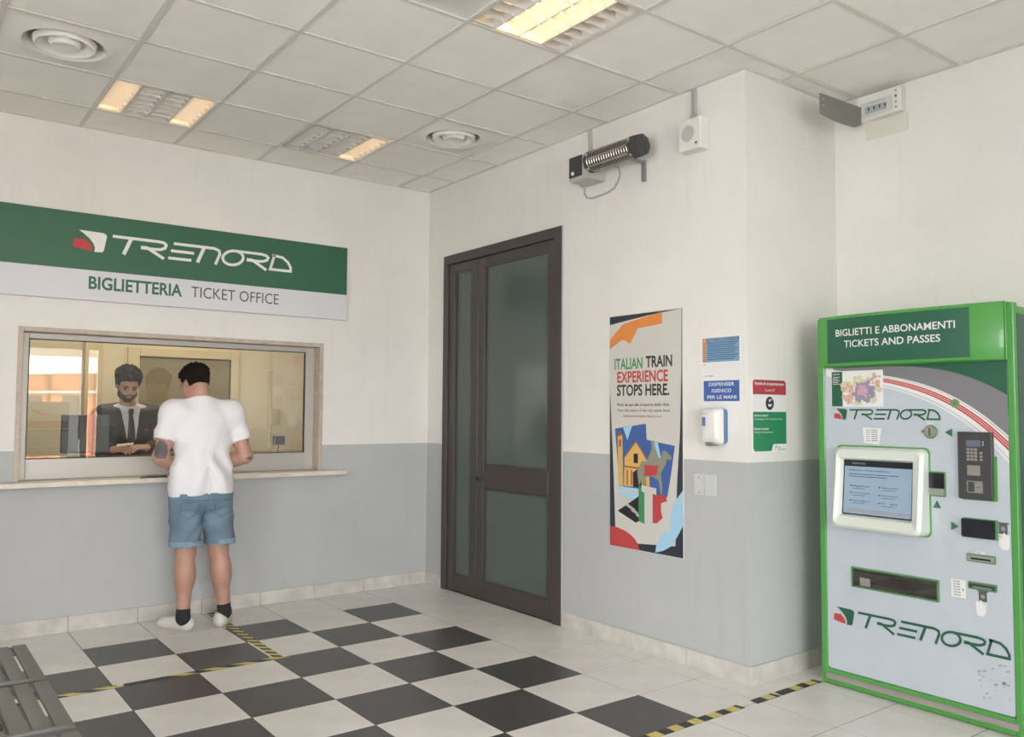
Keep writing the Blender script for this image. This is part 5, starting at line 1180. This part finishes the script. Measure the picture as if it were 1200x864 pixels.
# beard
S = SDF(cc-.14, cc+.14, .0044); r_, f_, u_ = c3; X, Y, Z = S.grids(); dx, dy, dz = X-cc[0], Y-cc[1], Z-cc[2]
a_ = dx*r_[0]+dy*r_[1]+dz*r_[2]; b__ = dx*f_[0]+dy*f_[1]+dz*f_[2]; d_ = dx*u_[0]+dy*u_[1]+dz*u_[2]
R_ = np.array(c3); S.ell(CP(0, .034, -.042), (.061, .062, .072), .02, R_); S.ell(CP(0, .062, -.100), (.031, .029, .025), .02, R_)
for s in (-1, 1): S.ell(CP(.046*s, .020, -.070), (.021, .040, .034), .02, R_)
S.d = np.maximum(S.d, d_+.047-1.1*np.maximum(0, np.abs(a_)-.040)+.25*np.minimum(np.abs(a_), .03)); S.d = np.maximum(S.d, -(b__+.012)); S.d = np.maximum(S.d, -(np.sqrt((a_/.014)**2+((d_+.070)/.0028)**2)-1)*.01*(b__ > .05)-(b__ <= .05)*1.)
S.d = (S.d+.0015*vnoise(X, Y, Z, 260)).astype(np.float32); link('beard', S.mesh('beard'), ck, mat('beard_brown', (.075, .048, .036), .8, bump=.8, bscale=300), smooth=True)
# shirt, suit, tie
S = SDF((-2.46, .55, .86), (-1.94, .92, 1.52), .006); ctorso(S, .008); S.cone((-2.207, .722, 1.42), (-2.215, .700, 1.475), .062, .060, .02); S.cut((0, 0, .88), (0, 0, -1)); S.cut((-2.21, .70, 1.487), (0, -.5, 1))
S.cone((-2.205, .725, 1.45), (-2.215, .69, 1.56), .055, .056, sub=True)
shirt = link('shirt', S.mesh('shirt'), ck, mat('shirt_white', (.62, .64, .66), .8), smooth=True)
S = SDF((-2.56, .30, .80), (-1.86, .95, 1.50), .0062); ctorso(S, .026); carms(S, .016, .86)
X, Y, Z = S.grids(); V = .012+np.clip(Z-1.10, 0, 1)*.17
S.d = np.where(Y < .74, np.maximum(S.d, np.minimum(V-np.abs(X+2.205), .05)*(Z > 1.10)-(Z <= 1.10)*1.), S.d)
S.cut((-2.205, .70, 1.462), (0, -.55, 1)); S.cut((0, 0, .86), (0, 0, -1))
S.d = (S.d+.003*vnoise(X, Y, Z, 38)).astype(np.float32); S.cone((-2.205, .72, 1.40), (-2.21, .70, 1.56), .058, .062, sub=True)
SUIT = mat('black_suit', (.022, .023, .028), .75, noise=(90, .2)); jk = link('suit_jacket', S.mesh('suit_jacket', True), ck, SUIT, smooth=True)
S = SDF((-2.42, .24, .44), (-1.98, .92, 1.04), .0075); clegs(S, .014); S.ell((-2.20, .75, .93), (.18, .145, .12), .05); S.cut((0, 0, .47), (0, 0, -1)); link('trousers', S.mesh('trousers'), ck, SUIT, smooth=True)
st2 = BVHTree.FromPolygons([v.co for v in shirt.data.vertices], [p.vertices for p in shirt.data.polygons])
def on_shirt(x, z):
    h = st2.ray_cast(Vector((x, -.5, z))-cb, Vector((0, 1, 0)))[0]
    return (h+cb).y if h else .62
b = B(); zs = [1.445, 1.415, 1.40, 1.34, 1.26, 1.16, 1.06, .99, .965]; ws = [.017, .020, .014, .020, .026, .032, .037, .040, .004]; vs = []
for z, w_ in zip(zs, ws):
    y = min(on_shirt(-2.205, z), .665); 
    for dx_, dy_ in ((-w_, 0), (0, -.007), (w_, 0), (0, .004)): vs.append((-2.205+dx_, y-.006+dy_, z))
b.add(vs, [(4*i+k, 4*i+(k+1) % 4, 4*(i+1)+(k+1) % 4, 4*(i+1)+k) for i in range(len(zs)-1) for k in range(4)]+[(3, 2, 1, 0)]); b.out('tie', mat('black_tie', (.018, .018, .022), .5), ck, smooth=True, fix=True)
for s in (-1, 1):
    b = B(); y = .655; pts = [(-2.205+s*.008, y, 1.452), (-2.205+s*.052, y+.030, 1.478), (-2.205+s*.070, y+.045, 1.435), (-2.205+s*.042, y-.004, 1.398)]
    b.add(pts+[(p[0], p[1]+.004, p[2]) for p in pts], [(0, 1, 2, 3), (7, 6, 5, 4), (0, 4, 5, 1), (1, 5, 6, 2), (2, 6, 7, 3), (3, 7, 4, 0)]); b.out('shirt_collar', mat('shirt_white', 0), ck, fix=True)
    jt = BVHTree.FromPolygons([v.co for v in jk.data.vertices], [p.vertices for p in jk.data.polygons]); L_ = []
    pin = None
    for x, z in ((.075, 1.425), (.120, 1.36), (.105, 1.33), (.118, 1.325), (.020, 1.11), (.012, 1.11)):
        h = jt.ray_cast(Vector((-2.205+s*(x+.0), -.5, z))-cb, Vector((0, 1, 0)))[0]
        yy = (h+cb).y if h else .62
        if not .56 < yy < .72: yy = .635
        L_.append((-2.205+s*x, yy-.004, z))
    b = B(); n_ = len(L_); b.add(L_+[(p[0], p[1]+.004, p[2]) for p in L_], [tuple(range(n_)), tuple(range(2*n_-1, n_-1, -1))]+[(i, n_+i, n_+(i+1) % n_, (i+1) % n_) for i in range(n_)]); b.out('lapel', SUIT, ck, fix=True)
h = jt.ray_cast(Vector((-2.10, -.5, 1.285))-cb, Vector((0, 1, 0)))[0]; yy = (h+cb).y if h else .62
B().lathe((-2.10, yy-.003, 1.285), [(.008, .002), (.008, -.002), (0, -.003)], 12, 'y').out('lapel_pin', mat('pin_red', (.6, .06, .05), .4), ck)
for wr, el in ((vL, eL), (vR, eR)):
    wr, el = np.array(wr), np.array(el); B().tube([el+(wr-el)*.84, el+(wr-el)*.93], [.038, .036], 14).out('cuff', mat('shirt_white', 0), ck, smooth=True)
t = B(); t.add([(-2.375, .275, 1.178), (-2.27, .255, 1.190), (-2.255, .325, 1.200), (-2.36, .345, 1.190)]+[(-2.375, .275, 1.180), (-2.27, .255, 1.192), (-2.255, .325, 1.202), (-2.36, .345, 1.192)], [(3, 2, 1, 0), (4, 5, 6, 7), (0, 1, 5, 4), (1, 2, 6, 5), (2, 3, 7, 6), (3, 0, 4, 7)])
tag(t.out('paper_slip', PAPER), 'small white paper slip held in the clerk\'s hands', 'paper')
# office chair under the clerk
t = thing('office_chair', 'black office chair under the clerk', 'chair', (-2.20, .78, OZ))
B().box((-2.43, .55, .795), (-1.97, 1.0, .85)).out('seat', PLASTD, t, bevel=.02); B().box((-2.41, .97, .92), (-1.99, 1.02, 1.38)).out('backrest', PLASTD, t, bevel=.02); B().box((-2.23, .99, .80), (-2.17, 1.035, 1.0)).out('back_stem', GREYM, t)
B().tube([(-2.20, .78, .44), (-2.20, .78, .80)], .03, 12).out('column', GREYM, t, smooth=True)
for k in range(5):
    a_ = k*2*math.pi/5+.3; B().tube([(-2.20, .78, .45), (-2.20+.26*math.cos(a_), .78+.26*math.sin(a_), .42)], .018, 8).out('leg', GREYM, t, smooth=True); B().lathe((-2.20+.26*math.cos(a_), .78+.26*math.sin(a_), .405), [(.024, -.012), (.024, .012)], 12, 'x').out('castor', PLASTD, t)
